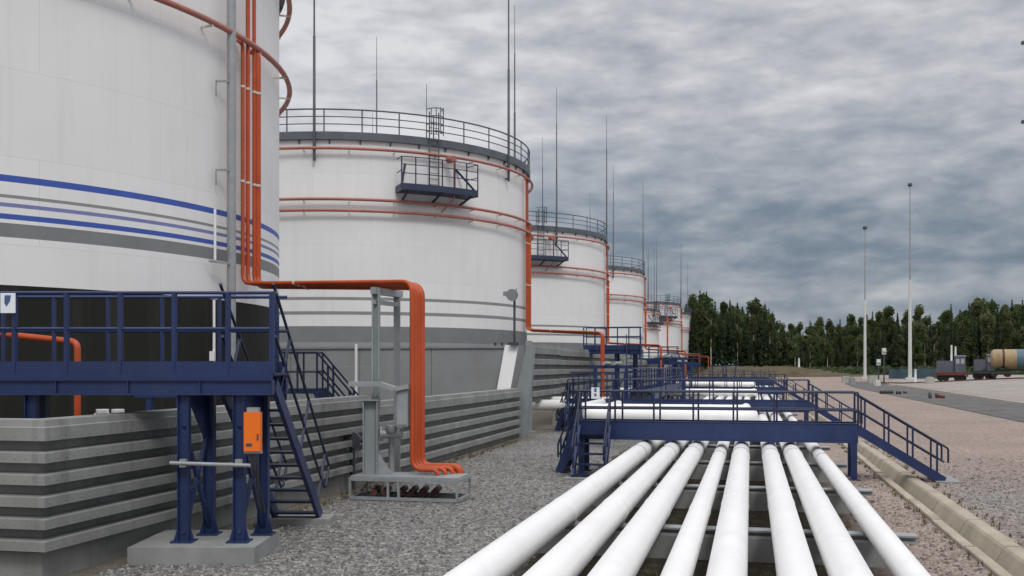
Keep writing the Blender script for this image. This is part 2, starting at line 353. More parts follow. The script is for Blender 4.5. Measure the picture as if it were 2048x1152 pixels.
# ---------------------------------------------------------------- storage tanks
R=11.0
def CT(k): return Vector((-24.33,24.9+(k-1)*35.15,0))
def tank_meshes(k):
    c=Vector((0,0,0)); ms={}
    b=MB()
    if k==1:
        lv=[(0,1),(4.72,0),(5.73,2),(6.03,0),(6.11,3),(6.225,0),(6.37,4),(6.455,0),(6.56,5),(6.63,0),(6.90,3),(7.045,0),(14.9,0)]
    else:
        lv=[(0,1),(4.26,2),(5.09,0),(5.68,5),(5.86,0),(6.44,5),(6.6,0),(14.9,0)]
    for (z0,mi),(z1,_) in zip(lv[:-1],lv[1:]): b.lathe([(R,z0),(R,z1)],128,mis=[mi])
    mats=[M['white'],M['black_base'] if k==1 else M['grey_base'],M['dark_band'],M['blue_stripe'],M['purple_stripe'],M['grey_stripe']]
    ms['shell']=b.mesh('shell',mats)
    b=MB(); b.lathe([(R,14.9),(6,15.6),(0.01,16.0)],96); ms['roof']=b.mesh('roof',M['roof'])
    b=MB(); b.lathe([(R+.01,14.72),(R+.20,14.72),(R+.20,15.12),(R+.16,15.12),(R+.16,14.98),(R-.75,15.02)],96,smooth=False)
    for i in range(44):
        a=2*math.pi*i/44; d=Vector((math.cos(a),math.sin(a),0)); tn=Vector((-d.y,d.x,0))
        b.prism([d*(R+.01)+Vector((0,0,14.72))-tn*.03,d*(R+.17)+Vector((0,0,14.72))-tn*.03,d*(R+.01)+Vector((0,0,14.5))-tn*.03],tn*.06)
    ms['walkway']=b.mesh('walkway',M['walk'])
    b=MB(); n=36
    for i in range(n):
        a=2*math.pi*(i+.5)/n; d=Vector((math.cos(a),math.sin(a),0))*(R+.15)
        b.bar(d+Vector((0,0,14.9)),d+Vector((0,0,16.28)),.055,.055)
    for z,r in ((16.28,.042),(15.9,.028),(15.52,.028)):
        b.tube([(math.cos(2*math.pi*i/72)*(R+.15),math.sin(2*math.pi*i/72)*(R+.15),z) for i in range(72)],r,6,closed=True)
    ms['railing']=b.mesh('railing',M['railgrey'])
    for nm,z in (('r1',14.24),('r2',11.62),('r3',11.04)):
        b=MB()
        b.tube([(math.cos(2*math.pi*i/120)*(R+.32),math.sin(2*math.pi*i/120)*(R+.32),z) for i in range(120)],.08,8,closed=True)
        for i in range(30):
            a=2*math.pi*(i+.3)/30; d=Vector((math.cos(a),math.sin(a),0))
            b.bar(d*(R+.005)+Vector((0,0,z-.1)),d*(R+.36)+Vector((0,0,z-.1)),.05,.05,mi=1)
        ms[nm]=b.mesh('cooling_ring',[M['ringred'],M['cream']])
    b=MB(); z0=13.6
    b.tube([(0,0,z0),(0,0,20.0),(0,0,20.01),(0,0,24.0),(0,0,24.01),(0,0,27.2)],[.075,.07,.05,.045,.028,.015],8)
    b.box((-.2,-.05,z0+.1),(.0,.05,z0+.18)); b.box((-.2,-.05,z0+.8),(.0,.05,z0+.88))
    ms['rod']=b.mesh('lightning_rod',M['rod'])
    # balcony with guard rail, struts, cage ladder (centred on angle 0, radius along +x)
    a0,a1=-math.radians(10.6),math.radians(10.6)
    def pt(r,a,z): return Vector((math.cos(a)*r,math.sin(a)*r,z))
    b=MB(); zd=12.15; r1=R+1.25
    b.lathe([(R+.01,zd-.05),(r1,zd-.05),(r1,zd+.28),(r1-.03,zd+.28),(r1-.03,zd),(R+.01,zd)],14,a0=a0,a1=a1,smooth=False)
    for a in (a0,a1): b.bar(pt(R+.01,a,zd+.1),pt(r1,a,zd+.1),.03,.36)
    for a in (a0+.03,0,a1-.03): b.bar(pt(R+.02,a,zd-.45),pt(r1-.1,a,zd-.07),.09,.09)
    ms['balcony']=b.mesh('balcony',M['navyfar'])
    b=MB()
    for i in range(7):
        a=a0+(a1-a0)*i/6; b.bar(pt(r1-.02,a,zd+.25),pt(r1-.02,a,zd+1.65),.05,.05)
    for z in (1.65,1.25,.8): b.tube([pt(r1-.02,a0+(a1-a0)*i/14,zd+z) for i in range(15)],.024,6)
    for a in (a0,a1):
        for z in (1.65,.95): b.bar(pt(R+.3,a,zd+z),pt(r1-.02,a,zd+z),.04,.04)
        b.bar(pt(R+.02,a*.75,zd+1.5),pt(r1-.05,a,zd+.1),.1,.1)
    ms['brail']=b.mesh('guard_rail',M['navydark'])
    b=MB()
    for s in (-1,1): b.bar(Vector((R+.28,s*.28,zd)),Vector((R+.28,s*.28,16.5)),.05,.05)
    for i in range(14): b.bar(Vector((R+.28,-.28,zd+.2+.3*i)),Vector((R+.28,.28,zd+.2+.3*i)),.03,.03)
    for z in (15.4,15.8,16.2,16.6): b.tube([(R+.28+.55*math.sin(math.pi*i/12),.42*math.cos(math.pi*i/12),z) for i in range(13)],.025,6)
    for i in (2,4,6,8,10): b.bar(Vector((R+.28+.75*math.sin(math.pi*i/12),.42*math.cos(math.pi*i/12),15.2)),Vector((R+.28+.75*math.sin(math.pi*i/12),.42*math.cos(math.pi*i/12),16.6)),.035,.035)
    ms['ladder']=b.mesh('cage_ladder',M['railgrey'])
    b=MB(); a=.075
    b.tube(fillet([pt(R+.5,a,14.0),pt(R+.9,a,13.9),pt(R+.9,a,11.9),pt(R+.35,a-.04,11.2)],.2),.045,8)
    b.tube([pt(R+.35,a,14.05),pt(R+.85,a,14.0)],.2,12)
    ms['foam']=b.mesh('foam_pipe',M['ringred'])
    return ms
MS1=tank_meshes(1); MS2=tank_meshes(2)
def obj(name,me,parent,rot=0,loc=(0,0,0)):
    o=bpy.data.objects.new(name,me); COL.objects.link(o); o.parent=parent; o.location=loc; o.rotation_euler=(0,0,rot); return o
tank_labels={
1:'nearest white storage tank with blue stripes and a black base, cut off by the frame',
2:'white storage tank in full view behind the orange pipe arch, slate balcony below its rim',
3:'third white storage tank back, its balcony half hidden by the tank in front',
4:'fourth white storage tank in the receding row, plain white side above the blue stair tower',
5:'small low white storage tank, shorter than its neighbours, sixth from the forest end',
6:'distant white storage tank with a dark balcony, second from the forest',
7:'farthest white storage tank, beside the forest edge'}
tank_labels[5]='low white storage tank, shorter and narrower than those before and behind it'
TANKS={}
for k in range(1,8):
    t=thing('storage_tank',CT(k),tank_labels[k],'storage tank','white storage tanks in a receding row')
    ms=MS1 if k==1 else MS2
    for nm in ('shell','roof','walkway','railing'): obj(nm,ms[nm],t)
    for nm in (('r1','r2') if k==1 else ('r1','r2','r3')): obj('cooling_ring',ms[nm],t)
    first={1:-78,2:-77.5,3:-45,4:-43,5:-20,6:-50,7:-35}[k]
    for i in range(6):
        a=math.radians(first+60*i+(2 if i==1 else -5 if (k==2 and i==2) else 0)); obj('lightning_rod',ms['rod'],t,a,(math.cos(a)*(R+.24),math.sin(a)*(R+.24),0))
    ba={1:-75,2:-45.2,3:-53,4:-78,5:-20,6:-38,7:-70}[k]
    ba=math.radians(ba)
    bo=obj('balcony',ms['balcony'],t,ba); obj('guard_rail',ms['brail'],bo); obj('cage_ladder',ms['ladder'],bo); obj('foam_pipe',ms['foam'],bo)
    if k==5: t.scale=(.9,.9,.80)
    TANKS[k]=t
# lone rods of the row behind
for px,top,z,lab in ((853,168,88,'thin lightning mast rising just behind the cage ladder of the full-view tank'),):
    c=Q(px,z,0); b=MB(); h=P(px,top,z).z
    b.tube([(c.x,c.y,0),(c.x,c.y,h*.5),(c.x,c.y,h*.5+.01),(c.x,c.y,h*.8),(c.x,c.y,h)],[.16,.12,.07,.05,.02],8)
    b.obox((c.x,c.y,.1),(.4,0,0),(0,.4,0),(0,0,.1))
    centred(b,'lightning_mast',M['rod'],lab,'lightning mast',at=c)

# ---------------------------------------------------------------- orange fire-water pipes, one bundle per tank
pl={1:'big bundle of glossy orange pipes bending from the striped tank down to the gravel',
2:'orange pipes running from the full-view tank to a tall red drop above the blue walkway',
3:'orange pipes on the right edge of the third tank, dropping left of the blue tower',
4:'thin orange pipe line down the right edge of the fourth tank',
5:'thin orange pipe line on the low narrow tank','6':''}
pl[6]='faint orange pipe line along the side of the second farthest tank'
pl[7]='faint orange pipe line on the farthest tank beside the trees'
for k in range(1,8):
    c=CT(k); dy=(k-1)*35.15
    t=thing('fire_water_pipes',(c.x+R+.4,c.y+.3,0),pl[k],'pipes','orange fire water pipes of the tanks')
    tops=[11.62,19.5,19.5,11.62] if k==1 else [14.24,14.24,11.62,11.04]
    if k==1: tops=[11.62,14.24,14.24,11.55]
    xe=-7.5 if k==1 else (-8.2 if k==2 else -7.9)
    for i in range(4):
        y=c.y+[-.12,.13,.46,.62][i]; rr=R+.24+.02*i; x=c.x+math.sqrt(rr*rr-(y-c.y)**2)
        r=[.05,.055,.05,.095][i]
        ye=22.15+dy+.22*i
        zt=tops[i]
        rs=Vector((x,y,5.2)); e=Vector((xe,ye,4.93-.02*i))
        if k==5: zt=min(zt,11.4)
        z2=.66 if k==1 else .5
        pts=[Vector((x-.15,y,zt+.02)),Vector((x,y,zt-.1)),rs,e,Vector((xe,ye,z2)),Vector((xe+.62+.11*i,ye-.04,z2+.01)),Vector((xe+.64+.11*i,ye-.04,.40 if k==1 else -.1))]
        b=MB(); b.tube(fillet(pts,.28,6),[r]*200 if False else r,12); b.build('pipe',M['orange'],t)
        for z in (7.9,10.4):
            if z<zt-.3: cl=MB(); cl.tube([(x,y,z-.03),(x,y,z+.03)],r+.012,10); cl.build('pipe_clamp',M['cream'],t)
        for f in (.34,):
            p=rs.lerp(e,f); d=(e-rs).normalized(); cl=MB(); cl.tube([p-d*.03,p+d*.03],r+.012,10); cl.build('pipe_clamp',M['cream'],t)

    if k==1:
        for px in (748,768,800,822,843,868):
            b=MB(); a=Q(px,23.0,.17); d=Q(px+10,23.9,.17); b.tube([a,d],.075,10); b.build('stub_pipe',M['rust_shade'],t)  # dark red tone paints in the shade under the base frame

# orange pipe behind the near blue platform
b=MB(); z=19.2
o=centred((b.tube(fillet([P(-120,655,z+1.2),P(155,684,z),P(155,800,z),P(155,900,z)],.16,6),.062,12),b)[1],'hydrant_pipe',M['orange'],'short orange pipe with an elbow seen through the near blue railing','pipe')

# grey mast and thin white conduit on the nearest tank
t=thing('cable_mast',Q(463,26.45,0),'tall grey cable mast standing against the striped tank, left of the orange pipes','mast')
b=MB(); c=Q(463,26.45,0); b.tube([c,c+Vector((0,0,15))],.115,14); b.build('pole',M['galv'],t)
for py in (162,340):
    b=MB(); a=P(463,py,26.4); e=P(432,py,26.1); b.bar(a,e,.05,.05); b.bar(e,P(432,py+30,26.1),.03,.03); b.build('bracket',M['galv'],t)
b=MB(); b.tube([P(430,418,25.75),P(430,520,25.75)],.035,8); b.build('conduit',M['clad'],t)
b=MB(); b.tube([P(428,600,25.75),P(428,760,25.75)],.035,8); b.obox(P(425,712,25.7),RT*.06,FW*.06,Vector((0,0,.12))); b.build('conduit',M['clad'],t)
b=MB(); b.bar(P(418,522,25.75),P(463,528,26.4),.05,.05); b.build('bracket',M['galv'],t)

# ---------------------------------------------------------------- bund walls
def ribs(zb,zt,n,dep=.22,plinth=.03):
    pr=[(0,0)] ; pr.append((plinth,0)); pr.append((plinth,zb-.03)); pr.append((0,zb-.02))
    p=(zt-zb)/n
    for i in range(n):
        z=zb+p*i; top=i==n-1
        pr+= [(0,z+.005),(dep,z+.02),(dep,z+p*(.50 if not top else .66)),(dep-.035,z+p*(.55 if not top else .70))]
        if not top: pr+=[(0,z+p*.60)]
        else: pr+=[(dep-.05,zt)]
    pr+=[(-.22,zt),(-.22,0)]
    return pr
def wall_along(b,pr,path,nrm):          # sweep profile along a polyline with an outward normal per point
    n=len(pr); vs=[]
    for p,nn in zip(path,nrm):
        for (o_,z) in pr: vs.append(Vector((p[0],p[1],z))+Vector((nn[0],nn[1],0))*o_)
    fs=[(j*n+i,j*n+(i+1)%n,(j+1)*n+(i+1)%n,(j+1)*n+i) for j in range(len(path)-1) for i in range(n)]
    b.add(vs,fs); b.add(vs[:n],[tuple(range(n))]); b.add(vs[-n:],[tuple(range(n))[::-1]])
XW=-9.65
b=MB(); wall_along(b,ribs(.43,2.26,6),[(-27,12.2),(XW,12.45),(XW,24.6)],[(0,-1),(1,-1),(1,0)])
nearwall=centred(b,'bund_wall',M['wall'],'near ribbed grey bund wall with the corner at the bottom left','wall',group='ribbed bund walls',at=Vector((XW,18,0)))
b=MB()
for i in range(6):
    z0=.43+i*.305
    for side in (0,1):
        for j in range(36):
            for zz in (.08,):
                d=.06+j*.17
                if side==0: p=Vector((XW-d+.15,12.45-.222+(-.25/17.35)*(d-.15),z0+zz)); 
                else: p=Vector((XW+.222,12.28+d,z0+zz))
                b.obox(p,(.008,0,0),(0,.008,0),(0,0,.008))
b.build('rivets',M['conc'],nearwall)
b=MB(); wall_along(b,ribs(.20,2.08,5),[(XW,24.65),(XW,42.2)],[(1,0),(1,0)])
centred(b,'bund_wall',M['wall'],'long ribbed grey bund wall between the orange pipes and the white leaning panel','wall',group='ribbed bund walls',at=Vector((XW,33,0)))
for q,(y0,y1,zb,zt,lab) in enumerate(((44.8,51.4,1.62,4.05,'high ribbed grey bund wall spanning the opening where white feed pipes pass'),(51.45,77.3,.25,4.0,'high ribbed grey bund wall behind the left end of the blue walkways'),(80,112,.25,3.6,'far ribbed grey bund wall beyond the blue stair tower'),(115,147,.25,3.4,'farther ribbed grey bund wall in front of the low tank'))):
    b=MB()
    pr=ribs(zb,zt,max(4,int((zt-zb)/.42)))
    if q==0: pr=[(o_,max(z_,zb-.25)) for o_,z_ in pr]
    wall_along(b,pr,[(XW,y0),(XW,y1)],[(1,0),(1,0)])
    centred(b,'bund_wall',M['wall'],lab,'wall',group='ribbed bund walls',at=Vector((XW,y0,0)))
b=MB(); b.box((XW-.12,44.55,0),(XW+.14,44.75,4.15)); b.box((XW-.3,44.4,0),(XW+.3,44.9,.12))
centred(b,'wall_post',M['greypaint'],'slim grey post at the end of the high ribbed wall, right of the sloped pier','post')
# partition walls between the tank compounds, each ending in a sloped pier
pw={1:'smooth grey partition wall in front of the full-view tank, ending at the white leaning panel',2:'grey partition wall in front of the third tank',3:'grey partition wall in front of the fourth tank',4:'farthest grey partition wall, in front of the low tank'}
for k in range(1,5):
    y=42.5+(k-1)*35.15
    t=thing('partition_wall',(-20,y,0),pw[k],'wall','partition walls between the tanks')
    b=MB(); x=-30.0
    while x<-10.4:
        x1=min(x+3.3,-10.2)
        b.box((x,y,0),(x1-.02,y+.3,2.98)); b.box((x,y+.012,3.0),(x1-.02,y+.3,3.78)); x=x1
    b.build('wall_panels',M['partition'],t)
    b=MB(); b.box((-30,y-.06,3.79),(-10.1,y+.36,3.88)); b.build('coping',M['greypaint'],t)
    b=MB(); b.prism([(-10.15,y-.1,0),(-9.28,y-.1,0),(-8.95,y-.1,3.9),(-9.25,y-.1,3.9)],(0,.45,0)); b.build('pier',M['greypaint'],t)
    if k==1:
        b=MB(); q=[P(1010,690,43.3),P(1037,690,43.3),P(1020,783,43.0),P(993,783,43.0)]
        b.prism(q,FW*.06); b.build('white_panel',M['clad'],t)
    for i,px in enumerate((712,) if k==1 else ()):
        b=MB(); b.tube([Q(px,43.2,0),Q(px,43.2,3.95)],.06,8); b.build('downpipe',M['clad'],t)
    b=MB()
    for i in range(4): b.box((-10.6+.3*i-.08,y-.09,3.9),(-10.6+.3*i+.02,y-.02,4.02))
    b.build('coping_bolts',M['rod'],t)

# floodlight on the pier
c=Q(1029,43.2,3.9); t=thing('floodlight',c,'small grey floodlight post standing on the wall pier above the white panel','floodlight')
b=MB(); b.tube([c,c+Vector((0,0,2.15))],.05,10); b.obox(c+Vector((0,0,.06)),RT*.18,FW*.18,Vector((0,0,.06))); b.build('pole',M['rod'],t)
b=MB(); h=c+Vector((0,0,2.15)); b.tube([h+RT*-.05+FW*-.05,h+RT*-.1+FW*-.35+Vector((0,0,-.06))],[.2,.26],16); b.bar(h,h+RT*.1+Vector((0,0,.25)),.06,.06); b.build('lamp_head',M['galv'],t)
b=MB(); b.obox(h+RT*-.35+Vector((0,0,.02)),RT*.13,FW*.1,Vector((0,0,.09))); b.bar(h,h+RT*-.3,.05,.05); b.build('lamp_head',M['greypaint'],t)

# ---------------------------------------------------------------- steel stairs and rails
def stair_parts(t,A,B,W,steprise=.2,mat=None,rail=1.0,perp=False,nposts=3,rails=(1.0,.55),sides=(0,1),ext=(0,0)):
    """flight from A (top, stringer line) down to B; W = vector across the flight"""
    mat=mat or M['navy']; A=Vector(A); B=Vector(B); W=Vector(W)
    d=B-A; run=Vector((d.x,d.y,0))
    side=W.normalized()
    root=bpy.data.objects.new('stair',None); COL.objects.link(root); root.parent=t; root.location=B-rootloc(t); root.empty_display_size=.3
    for s in (0,1):
        st=MB(); st.bar(A+W*s,B+W*s,.07,.24); st.build('stringer',mat,root)
    n=max(3,int(abs(d.z)/steprise))
    for i in range(n):
        p=A+d*((i+.7)/n); sp=MB()
        rd=run.normalized()
        sp.obox(p+W*.5,W*.5,rd*.13,Vector((0,0,.02))); sp.build('step',M['navydark'],root)
    up=Vector((0,0,1))
    if perp: up=side.cross(d).normalized(); up=up if up.z>0 else -up
    for s in sides:
        r=MB()
        for h,ex in zip(rails,ext): r.tube([A+W*s+up*rail*h-d*ex,B+W*s+up*rail*h],.026,8)
        for i in range(nposts):
            f=(i+.5)/nposts if nposts<3 else (.08+.84*i/(nposts-1))
            p=A+W*s+d*f; r.bar(p,p+up*rail,.045,.045)
        r.tube(fillet([B+W*s+up*rail,B+W*s+up*rail+d.normalized()*.12,B+W*s+up*rail*.6+d.normalized()*.12],.06),.026,8)
        r.build('handrail',M['navydark'],root)
    return root
def rail_part(t,A,B,h,posts,rails=(1,.5),toe=.0,mat=None,pw=.05):
    mat=mat or M['navydark']; b=MB(); A=Vector(A); B=Vector(B); up=Vector((0,0,1))
    for f in posts: p=A.lerp(B,f); b.bar(p,p+up*h,pw,pw)
    for r in rails: b.tube([A+up*h*r,B+up*h*r],.027,8)
    if toe: b.bar(A+up*toe/2,B+up*toe/2,.015,toe)
    return b.build('railing',mat,t)
def sign_thing(c,u,label,kind=0):
    t=thing('safety_sign',c,label,'sign'); n=Vector((u.y,-u.x,0))
    w=.115;h=.155
    b=MB(); b.obox(c,u*w,n*.008,Vector((0,0,h))); b.build('plate',M['signwhite'],t)
    b=MB(); f=c+n*.011
    if kind==0: b.prism([f+u*-.045+Vector((0,0,.12)),f+u*.05+Vector((0,0,.12)),f+u*.035+Vector((0,0,.03)),f+u*-.02+Vector((0,0,-.05)),f+u*-.05+Vector((0,0,.0))],n*.004)
    else:
        b.obox(f+Vector((0,0,.085)),u*.03,n*.003,Vector((0,0,.055))); b.obox(f+Vector((0,0,-.05)),u*.028,n*.003,Vector((0,0,.035)))
    b.build('pictogram',M['signblue'],t); return t

# walkways crossing the pipe rack
def crossing(Y,XA,XB,label,detail=True,left=True,zt=1.45,zb=1.0,rh=.86,wd=.95):
    t=thing('pipe_crossing_walkway',((XA+XB)/2,Y,0),label,'walkway','blue walkways across the white pipes')
    b=MB(); b.box((XA,Y+.06,zt-.05),(XB,Y+wd-.06,zt)); b.build('deck',M['navydark'],t)
    for y in (Y,Y+wd):
        b=MB(); b.box((XA,y-.04,zb),(XB,y+.04,zt+.03)); b.box((XA,y-.07,zb-.025),(XB,y+.07,zb)); b.box((XA,y-.065,zt+.03),(XB,y+.065,zt+.045)); b.build('beam',M['navy'],t)
    n=max(4,int((XB-XA)/1.05)); fs=[i/n for i in range(n+1)]
    rail_part(t,(XA,Y,zt),(XB,Y,zt),rh,fs,(1,.45))
    rail_part(t,(XA,Y+wd,zt),(XB,Y+wd,zt),rh,[min(1,f+.012) for f in fs],(1,.45))
    if rh==.95:
        b=MB()
        for i in range(11): b.bar((XA+.15+.27*i,Y+wd/2,zt),(XA+.15+.27*i,Y+wd/2,zt+1.25),.05,.05)
        b.bar((XA,Y+wd/2,zt+1.27),(XA+3,Y+wd/2,zt+1.27),.06,.06); b.build('gate',M['navy'],t)
    for x in (XB-.1,XB-2.2,XA+2.55,XA+.12):
        for y in (Y,Y+wd):
            b=MB(); b.box((x-.075,y-.06,0),(x+.075,y+.06,zb-.03)); b.box((x-.16,y-.14,0),(x+.16,y+.14,.03)); b.build('leg',M['navy'],t)
    stair_parts(t,(XB,Y,zt-.12),(XB+2.12,Y,.02),(0,wd,0),.18,rail=.92,nposts=4)
    b=MB(); b.box((XB+1.9,Y-.25,-.3),(XB+2.5,Y+wd+.25,.04)); b.build('footing',M['conc'],t)
    if left:
        stair_parts(t,(XA+.95,Y-.05,zt-.12),(XA+.95,Y-1.35,.02),(-.85,0,0),.24,rail=.95,nposts=3)
        stair_parts(t,(XA,Y+wd,zt-.1),(XA-.5,Y+wd,.02),(0,-wd,0),.24,rail=.9,nposts=3)
        b=MB(); b.box((XA-.1,Y-1.7,0),(XA+1.15,Y-1.2,.05)); b.build('footing',M['conc'],t)
    return t
crossing(28.4,-4.75,2.75,'nearest blue walkway over the white pipes, with a long stair down to the trough')
crossing(47.0,-8.3,2.5,'second blue walkway over the white pipes, half hidden behind the nearest one',rh=.95)
crossing(77.0,-8.3,2.4,'third blue walkway over the white pipes, far along the rack',rh=1.0)
crossing(112.0,-8.3,2.4,'farthest blue walkway over the white pipes, small near the forest',rh=1.0,left=False)
crossing(146.0,-8.0,2.4,'small blue walkway over the far end of the white pipes, before the earth bank',rh=1.1,left=False)
sign_thing(P(1192,786,28.2)+Vector((0,-.1,0)),Vector((1,0,0)),'small white and blue sign on the left end of the nearest pipe walkway',1)

# tall platforms crossing the bund wall
def platform(O,u,v,L,W,top,bot,rh,legs,label,group,base=.26,stair=None,brace=True,posts=None,posts2=None):
    """O: deck corner at the right front (ground level); deck runs -u by L and +v by W"""
    t=thing('bund_platform',O,label,'platform',group); up=Vector((0,0,1)); u=Vector(u); v=Vector(v); O=Vector(O)
    b=MB(); b.obox(O-u*L/2+v*W/2+up*(top-.02),u*L/2,v*(W/2-.05),up*.02); b.build('deck',M['navydark'],t)
    for s in (0,W):
        b=MB(); c=O-u*L/2+v*s
        b.obox(c+up*(bot+top-.12)/2,u*L/2,v*.035,up*(top-.12-bot)/2)
        b.obox(c+up*(bot-.0125),u*L/2,v*.09,up*.0125); b.obox(c+up*(top-.112),u*L/2,v*.085,up*.01)
        b.obox(c+v*(-.02 if s==0 else .02)+up*(top+.04),u*L/2,v*.008,up*.14)
        for f in [i/5 for i in range(6)]: b.obox(O-u*(L*f)+v*s+up*(bot+top-.12)/2,u*.008,v*.08,up*((top-.12-bot)/2-.003))
        b.build('beam',M['navy'],t)
    pf=posts or [i/5 for i in range(6)]
    rail_part(t,O+up*top,O-u*L+up*top,rh,pf,(1,.55),pw=.065,mat=M['navy'])
    rail_part(t,O+v*W+up*top,O+v*W-u*L+up*top,rh,posts2 or [min(1,f+.04) for f in pf],(1,.55),pw=.05,mat=M['navy'])
    b=MB(); b.tube([O+up*(top+rh)-u*.0,O+v*(W-.75)+up*(top+rh)],.027,8); b.build('end_rail',M['navydark'],t)
    for (lu,lv) in legs:
        p=O+u*lu+v*lv; b=MB()
        b.obox(p+up*(base+bot-.02)/2,u*.075,v*.006,up*(bot-.03-base)/2)
        for s in (-1,1): b.obox(p+u*.081*s+up*(base+bot-.02)/2,u*.006,v*.075,up*(bot-.03-base)/2)
        b.obox(p+up*(base+.0125),u*.17,v*.17,up*.0125)
        for s in (-1,1):
            b.prism([p+u*.088*s+up*(base+.026)-v*.008,p+u*.16*s+up*(base+.026)-v*.008,p+u*.088*s+up*(base+.26)-v*.008],v*.016)
        b.build('leg',M['navy'],t)
    if brace:
        for a in (0,1):
            l=[q for q in legs]; 
            b=MB(); p0=O+u*l[2*a][0]+v*l[2*a][1]; p1=O+u*l[2*a+1][0]+v*l[2*a+1][1]
            b.bar(p0+up*(base+.12),p1+up*(bot-.5),.06,.06)
            b.bar(p1+up*(base+.12),p0+up*(bot-.5),.06,.06)
            d=(p1-p0); nrm=d.normalized().cross(up)
            b.prism([p1+up*(bot-.04)-nrm*.01,p1-d*.9+up*(bot-.04)-nrm*.01,p1-d*.2+up*(bot-.75)-nrm*.01,p1+up*(bot-.75)-nrm*.01],nrm*.02)
            b.build('brace',M['navy'],t)
    return t
Zp=16.0
O=Q(546,Zp,0)
def lu(px,z): return (px-1024)/FPX*z-(546-1024)/FPX*Zp
PT=platform(O,RT,FW,5.6,1.0,2.90,2.58,1.25,[(lu(367,16.0),.03),(lu(419,16.75),.75),(lu(478,16.0),.03),(lu(527,16.75),.75),(lu(62,16.0),.03),(lu(85,16.75),.75)],
    'near navy blue steel platform over the bund wall, on four columns with a steep stair','blue steel platforms over the bund wall',
    posts=[0.003,.125,.275,.425,.575,.72,.86],posts2=[.03,.2,.37,.53,.69,.84])
S0=Q(549,16.35,2.72); S1=Q(640,19.75,.12)
wv=(S1-S0); wv.z=0; wl=Vector((0,0,1)).cross(wv).normalized()*.85
stair_parts(PT,S0,S1,wl,.24,rail=1.22,perp=True,nposts=3,rails=(1.0,.52),ext=(.24,.1))
b=MB(); b.tube([Q(546,16.0,4.15),S0+Vector((0,0,0))+ (Vector((0,0,1.15)))],.027,8); b.build('end_rail',M['navydark'],PT)
# concrete footings under it
b=MB(); q0=Q(298,15.45,0); 
b.obox(Q(415,16.35,.10),RT*.96,FW*.85,Vector((0,0,.16)))
centred(b,'footing_block',M['conc'],'concrete block carrying the four blue columns of the near platform','footing')
b=MB(); b.obox(Q(600,19.7,.03),RT*.62,FW*.34,Vector((0,0,.085)))
centred(b,'footing_pad',M['conc'],'low concrete pad under the foot of the near blue stair','footing')
sign_thing(P(16,606,15.9),RT,'small white and blue sign on the near blue railing at the left edge')
# orange box on the column
c=P(506,863,15.82); t=thing('junction_box',c-Vector((0,0,.34)),'bright orange box fixed to a navy blue column above the conduit','box')
b=MB(); b.obox(c,RT*.125,FW*.07,Vector((0,0,.30))); b.build('body',M['orangebox'],t)
b=MB(); b.obox(c+FW*-.074+Vector((0,0,-.20))+RT*-.045,RT*.045,FW*.004,Vector((0,0,.022))); b.obox(c+FW*-.075+RT*.09+Vector((0,0,-.08)),RT*.012,FW*.005,Vector((0,0,.05))); b.build('label_plate',M['rod'],t)
b=MB(); b.obox(c+Vector((0,0,.335))+FW*.03,RT*.09,FW*.06,Vector((0,0,.035))); b.obox(c+Vector((0,0,-.32))+FW*.03,RT*.13,FW*.05,Vector((0,0,.02))); b.obox(c+FW*.09,RT*.05,FW*.02,Vector((0,0,.3))); b.build('bracket',M['galv'],t)
b=MB(); 
for i in range(3): b.tube(fillet([c+RT*(-.04+.06*i)+Vector((0,0,-.34)),c+RT*(-.02+.05*i)+Vector((0,0,-.55)),c+RT*(.05)+FW*.1+Vector((0,0,-.75-.2*i)),c+RT*.12+FW*.3+Vector((0,0,-1.3))],.1),.014,6)
b.build('cables',M['bogie'],t)
b=MB(); b.tube([P(340,926,15.86),P(502,931,15.86)],.032,10); 
for px in (367,478): b.obox(P(px,926,15.9),RT*.05,FW*.05,Vector((0,0,.06)))
centred(b,'conduit',M['galv'],'thin grey horizontal conduit across the navy columns below the orange box','conduit')
# valves and pipework inside the bund, seen under the platform
for i,(px,lab) in enumerate(((205,'white capped valve under the near blue platform, left of the pair'),(236,'white capped valve under the near blue platform, right of the pair'))):
    b=MB(); c=Q(px,19.2,0); b.tube([c,c+Vector((0,0,2.05)),c+Vector((0,0,2.06)),c+Vector((0,0,2.2))],[.06,.06,.12,.12],10); b.bar(c+Vector((-.16,0,2.1)),c+Vector((.16,0,2.1)),.05,.05)
    centred(b,'valve',M['clad'],lab,'valve',at=c)
# blue pipe trestle in the bund
t=thing('pipe_trestle',Q(430,21.0,0),'low blue trestle standing inside the bund under the near platform','trestle')
for px in (300,360):
    b=MB(); c=Q(px,20.5,0); b.bar(c,c+Vector((0,0,2.5)),.12,.12); b.build('leg',M['navy'],t)
b=MB(); b.bar(Q(270,20.5,2.45),Q(390,20.5,2.45),.14,.14); b.build('beam',M['navy'],t)

# small grey-blue access stair behind the wall
t=thing('access_stair',Q(595,26.5,0),'small dark access stair with thin rails behind the ribbed wall','stairs')
zd=P(590,782,26.5).z
A0=Q(556,26.5,zd); A1=Q(634,26.5,zd)
b=MB(); b.obox((A0+A1)/2+FW*.4,(A1-A0)/2,FW*.4,Vector((0,0,.07))); b.build('deck',M['navydark'],t)
for z in (0,.8): rail_part(t,A0+FW*z,A1+FW*z,1.0,[0,.5,1],(1,.5),pw=.04)
for q in (A0,A1,A0+FW*.8,A1+FW*.8):
    b=MB(); b.bar(Vector((q.x,q.y,0)),q,.08,.08); b.build('leg',M['navy'],t)
stair_parts(t,A1,Q(720,27.2,zd-1.35),FW*.8,.2,rail=1.0,nposts=2,mat=M['navydark'])

